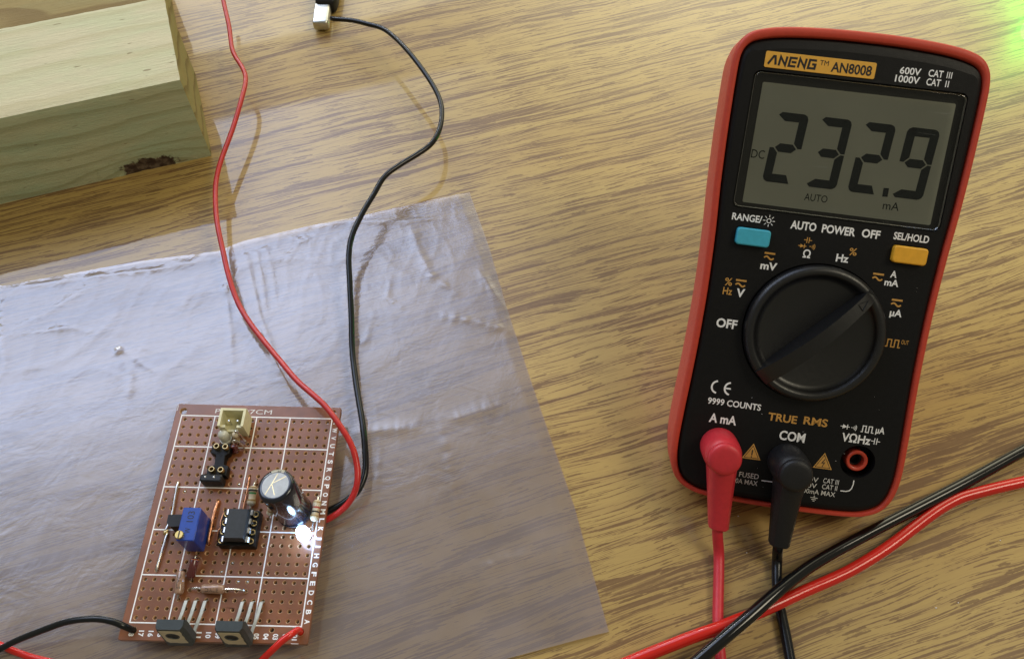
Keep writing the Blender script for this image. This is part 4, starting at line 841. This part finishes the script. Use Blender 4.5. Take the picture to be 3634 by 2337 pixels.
for fn in [lambda g, q=q: acdc(g, *q) for q in ((-16.7, 4.5), (12.6, 2.7), (18.8, -3.6), (-23.0, -3.8))] + [lambda g: capm(g, -7.0, 10.2, .85), lambda g: diode(g, -8.2, 8.5, .85), lambda g: buzz(g, -5.1, 8.6), lambda g: sqw(g, 19.5, -15.5, 1.05)]: mark('symbol', M['ink_orange'], fn)
for tri, ic in (((( -10.35, -48.1), (-13.0, -52.8), (-7.7, -52.75)), '!'), (((9.45, -47.8), (6.9, -52.6), (12.2, -52.5)), 'z')):
    mark('warning_triangle', M['ink_orange'], lambda g: g.add([(*p, zp) for p in tri], [(0, 1, 2)]))
g = G()
for tri, ic in (((( -10.35, -48.1), (-13.0, -52.8), (-7.7, -52.75)), '!'), (((9.45, -47.8), (6.9, -52.6), (12.2, -52.5)), 'z')):
    g = G(); c_ = sum((Vector(p) for p in tri), Vector((0, 0))) / 3; stroke(g, [tuple(c_ + (Vector(p) - c_) * .76) for p in tri], .16, zp + .01, closed=True)
    if ic == '!':
        stroke(g, [(c_.x, c_.y + 1.2), (c_.x, c_.y - .4)], .36, zp + .014); g.add([(a, b, zp + .014) for a, b in circ(c_.x, c_.y - .85, .22, 8)], [tuple(range(8))])
    else: stroke(g, [(c_.x + .35, c_.y + 1.3), (c_.x - .4, c_.y + .1), (c_.x + .35, c_.y + .25), (c_.x - .15, c_.y - 1.0)], .24, zp + .014)
    g.build('warning_symbol', M['ink_black'], mt_, 0)
# buttons
for (x0, x1, y0, y1), mm, nm in ((b1, M['blue'], 'light blue push button'), (b2, M['yellow'], 'amber push button')):
    vs, fs = plate(rrect(x0 + .2, x1 - .2, y0 + .2, y1 - .2, .9, 5), [], -2.0, 1.7, .4, 3); o = G().add(vs, fs).build('button', mm, mt_, 40); o['label'] = nm
# dial
dc = Vector((*dial_c, 0))
g = G().lathe([(18.7, -3.5), (18.85, -1.5), (18.85, .8), (18.6, 1.5), (18.0, 2.1), (17.2, 2.35), (16.5, 2.1), (15.9, 1.2), (15.3, .35), (14.4, .05), (0.05, .0)], dc + Vector((0, 0, 1)), dc + Vector((0, 0, 2)), 96, cap0=False)
dl = g.build('dial', M['black_dial'], mt_, 40)
# handle bar: arched blade from the pointer end (upper right) to lower left
p1, p2 = Vector((12.9, 13.1)), Vector((-12.6, -13.6)); dd = (p2 - p1); Lh = dd.length; dd.normalize(); nn = Vector((-dd.y, dd.x))   # nn points to lower right side? checked below
g = G(); lo = []; K = 36
for k in range(K + 1):
    t_ = k / K; s_ = t_ * Lh; c_ = p1 + dd * s_
    wl = 2.0 + .5 * t_; wr = 2.0 + 1.3 * t_
    hz = 2.2 + 5.6 * math.sin(math.pi * min(1, max(0, t_))) ** .8
    if t_ < .03: hz = 2.3
    zt = 1.0 + hz * (1 if t_ > .03 else 1)
    base_z = .7
    a = c_ - nn * wl; b = c_ + nn * wr
    tp1 = c_ - nn * (wl * .80); tp2 = c_ + nn * (wr * .80)
    lo.append([(a.x + dc.x, a.y + dc.y, base_z), (a.x * .985 + dc.x, a.y * .985 + dc.y, base_z + (zt - base_z) * .35), (tp1.x + dc.x, tp1.y + dc.y, zt), (tp2.x + dc.x, tp2.y + dc.y, zt - .35), (b.x * .985 + dc.x, b.y * .985 + dc.y, base_z + (zt - base_z) * .5), (b.x + dc.x, b.y + dc.y, base_z)])
g.loops(lo); g.build('dial_handle', M['black_dial'], mt_, 30)
g = G(); tipc = p1 + dd * 3.6
for a, b in ((( -1.0, 1.6), (0, -1.4)), ((1.0, 1.6), (0, -1.4)), ((-1.0, 1.6), (1.0, 1.6))):
    q1 = tipc + nn * a[0] + dd * a[1]; q2 = tipc + nn * b[0] + dd * b[1]
    def hz_(q): 
        t_ = (q - p1).dot(dd) / Lh; return 1.0 + 2.2 + 5.6 * math.sin(math.pi * max(0, t_)) ** .8 + .05
    v1, v2 = Vector((q1.x + dc.x, q1.y + dc.y, hz_(q1) - .1)), Vector((q2.x + dc.x, q2.y + dc.y, hz_(q2) - .1)); g.tube([v1, v2], .13, 6)
g.build('pointer_mark', M['black'], mt_, 0)
# jacks
for k, (jx, jy) in enumerate(jacks):
    if k == 2:
        g = G().lathe([(2.0, -5.4), (2.0, 0.0), (2.35, .25), (2.75, .25), (3.0, 0.0), (3.0, -5.5)], (jx, jy, -.9), (jx, jy, 3), 36, cap0=False, cap1=False)
        j = g.build('input_jack', M['jack_red'], mt_, 40); j['label'] = 'empty red ringed input jack'
        subpart(j, 'contact', G().lathe([(1.35, -5), (1.5, -2.6), (1.9, -2.6)], (jx, jy, -.6), (jx, jy, 3), 20, cap0=True, cap1=False), M['dark_hole'])
g = G()
for k in range(46):
    a, b = random.uniform(-28, 28), random.uniform(-62, 58); rr = random.uniform(.05, .14)
    if math.hypot(a, b + 14.7) > 20 and not (-28 < a < 28 and 16 < b < 53): g.ball((a, b, .03), (rr, rr * .6, .04), 5)
tag(g.build('dust_specks', M['ink_grey'], mt_, 0), kind='stuff')
# stand behind
g = G().loops([[(x, y, z) for x in (-14, 14)] + [(x, y + .9, z + 1.8) for x in (14, -14)] for y, z in ((40, -27), (10.6, -81.2))]); g.build('prop_stand', M['red_shell'], mt_, 30)

# ------------------------------------------------------------ test leads
def mw(x, y, z): return MO + MR @ Vector((x, y, z))
def test_lead(name, label, jack, mat_p, mat_c, tip, cable_pts, r_, boot):
    jx, jy = jack; e = mw(jx, jy - 28, 4); th = thing(name, label, 'test lead', (e.x, e.y, 0))
    def put(g, nm, mt, ang=45): g.xf(lambda p: mw(p.x, p.y, p.z)); return g.build(nm, mt, th, ang, world=True)
    g = G().lathe([(5.25, .05), (5.3, 1.0), (5.3, 6.2), (5.2, 8.0), (4.95, 9.4), (4.6, 10.4), (4.3, 10.75), (4.5, 11.0), (4.55, 12.0), (4.35, 12.6), (3.9, 12.95), (3.0, 13.15), (1.5, 13.25), (.1, 13.25)], (jx, jy, 0), (jx, jy, 1), 40, cap0=False)
    put(g, 'plug_head', mat_p, 50)
    g = G(); lo = []
    tx, ty, tz = tip
    for k, (t_, w, h0, h1) in enumerate([(0, 4.05, .6, 12.3), (.12, 4.05, .6, 12.2), (.3, 3.75, 1.0, 11.2), (.55, 3.35, 1.6, 10.0), (.9, 2.85, 2.8, 8.8), (.985, 2.75, 3.0, 8.6), (1.0, 2.45, 3.3, 8.3)]):
        cx_ = jx + (tx - jx) * t_; cy_ = jy + (ty - jy) * t_; oz = (tz - 5.8) * t_
        # octagonal boot with soft corners
        lo.append([(cx_ + w * q[0], cy_, oz + (h0 + h1) / 2 + (h1 - h0) / 2 * q[1]) for q in [(1, .42), (.72, .86), (.38, 1), (-.38, 1), (-.72, .86), (-1, .42), (-1, -.42), (-.72, -.86), (-.38, -1), (.38, -1), (.72, -.86), (1, -.42)]])
    g.loops(lo); put(g, 'strain_relief', mat_p, 35)
    st = mw(tx, ty + 2.5, tz); ps = [st, mw(tx, ty - 1.2, tz)] + [at(*q) for q in cable_pts]
    g = G().tube(ps, r_, 20); g.build('cable', mat_c, th, 70, world=True)
test_lead('test_lead', 'red test lead plugged into the left socket of the multimeter', jacks[0], M['red_plug'], M['red_plug'], (-17.2, -72.3, 5.8), [(2551, 1960, 3.2), (2551, 2034, 2.0), (2549, 2120, 1.6), (2548, 2201, 1.6), (2553, 2290, 1.6), (2560, 2360, 1.6), (2566, 2420, 1.6)], 1.52, None)
test_lead('test_lead', 'black test lead plugged into the middle socket of the multimeter', jacks[1], M['rubber'], M['black_wire'], (.1, -74.6, 5.8), [(2758, 1985, 2.6), (2757, 2050, 1.8), (2762, 2120, 1.5), (2773, 2180, 1.5), (2790, 2260, 1.5), (2804, 2337, 1.5), (2818, 2420, 1.5)], 1.45, None)
def cable(name, label, pts, r_, mat):
    ps = [at(*q) for q in pts]; tag(G().tube(ps, r_, 24).build(name, mat, None, 70), label, 'cable')
cable('red_cable', 'thick glossy red cable sweeping under the black cable across the lower right corner', [(3720, 1688, 1.8), (3634, 1708, 1.8), (3550, 1727, 1.8), (3470, 1747, 1.8), (3400, 1768, 1.8), (3325, 1810, 1.8), (3247, 1868, 1.8), (3190, 1912, 1.8), (3136, 1951, 1.8), (3066, 1995, 2.0), (2996, 2034, 2.4), (2925, 2066, 3.0), (2857, 2095, 3.8), (2775, 2133, 4.6), (2690, 2172, 4.8), (2620, 2198, 4.8), (2551, 2226, 4.8), (2480, 2250, 4.4), (2411, 2276, 3.6), (2300, 2320, 2.4), (2200, 2362, 1.8), (2100, 2400, 1.8)], 1.72, M['red_cable'])
cable('black_cable', 'thick glossy black cable lying over the red one across the lower right corner', [(3720, 1550, 2.2), (3634, 1597, 2.2), (3520, 1660, 2.2), (3414, 1718, 2.4), (3275, 1790, 2.6), (3136, 1862, 3.0), (3000, 1935, 4.0), (2920, 1980, 5.0), (2857, 2020, 6.0), (2785, 2076, 7.4), (2722, 2130, 8.2), (2662, 2184, 8.4), (2590, 2245, 8.2), (2523, 2303, 7.6), (2484, 2337, 7.0), (2420, 2392, 6.0), (2360, 2450, 5.0)], 1.75, M['black_cable'])

# ------------------------------------------------------------ crumbs of dust on the table
g = G()
for px, py in ((3401, 2137), (3322, 2155), (3550, 1916), (3213, 1842), (2650, 1960), (2620, 1830), (1990, 560)):
    c = at(px, py, 0.12); g.ball((c.x, c.y, c.z), (.35 * random.uniform(.5, 1), .18, .12), 6)
tag(g.build('dust_specks', M['ink_grey'], None), 'pale dust specks scattered over the table top', None, None, 'stuff')
bpy.context.view_layer.update()
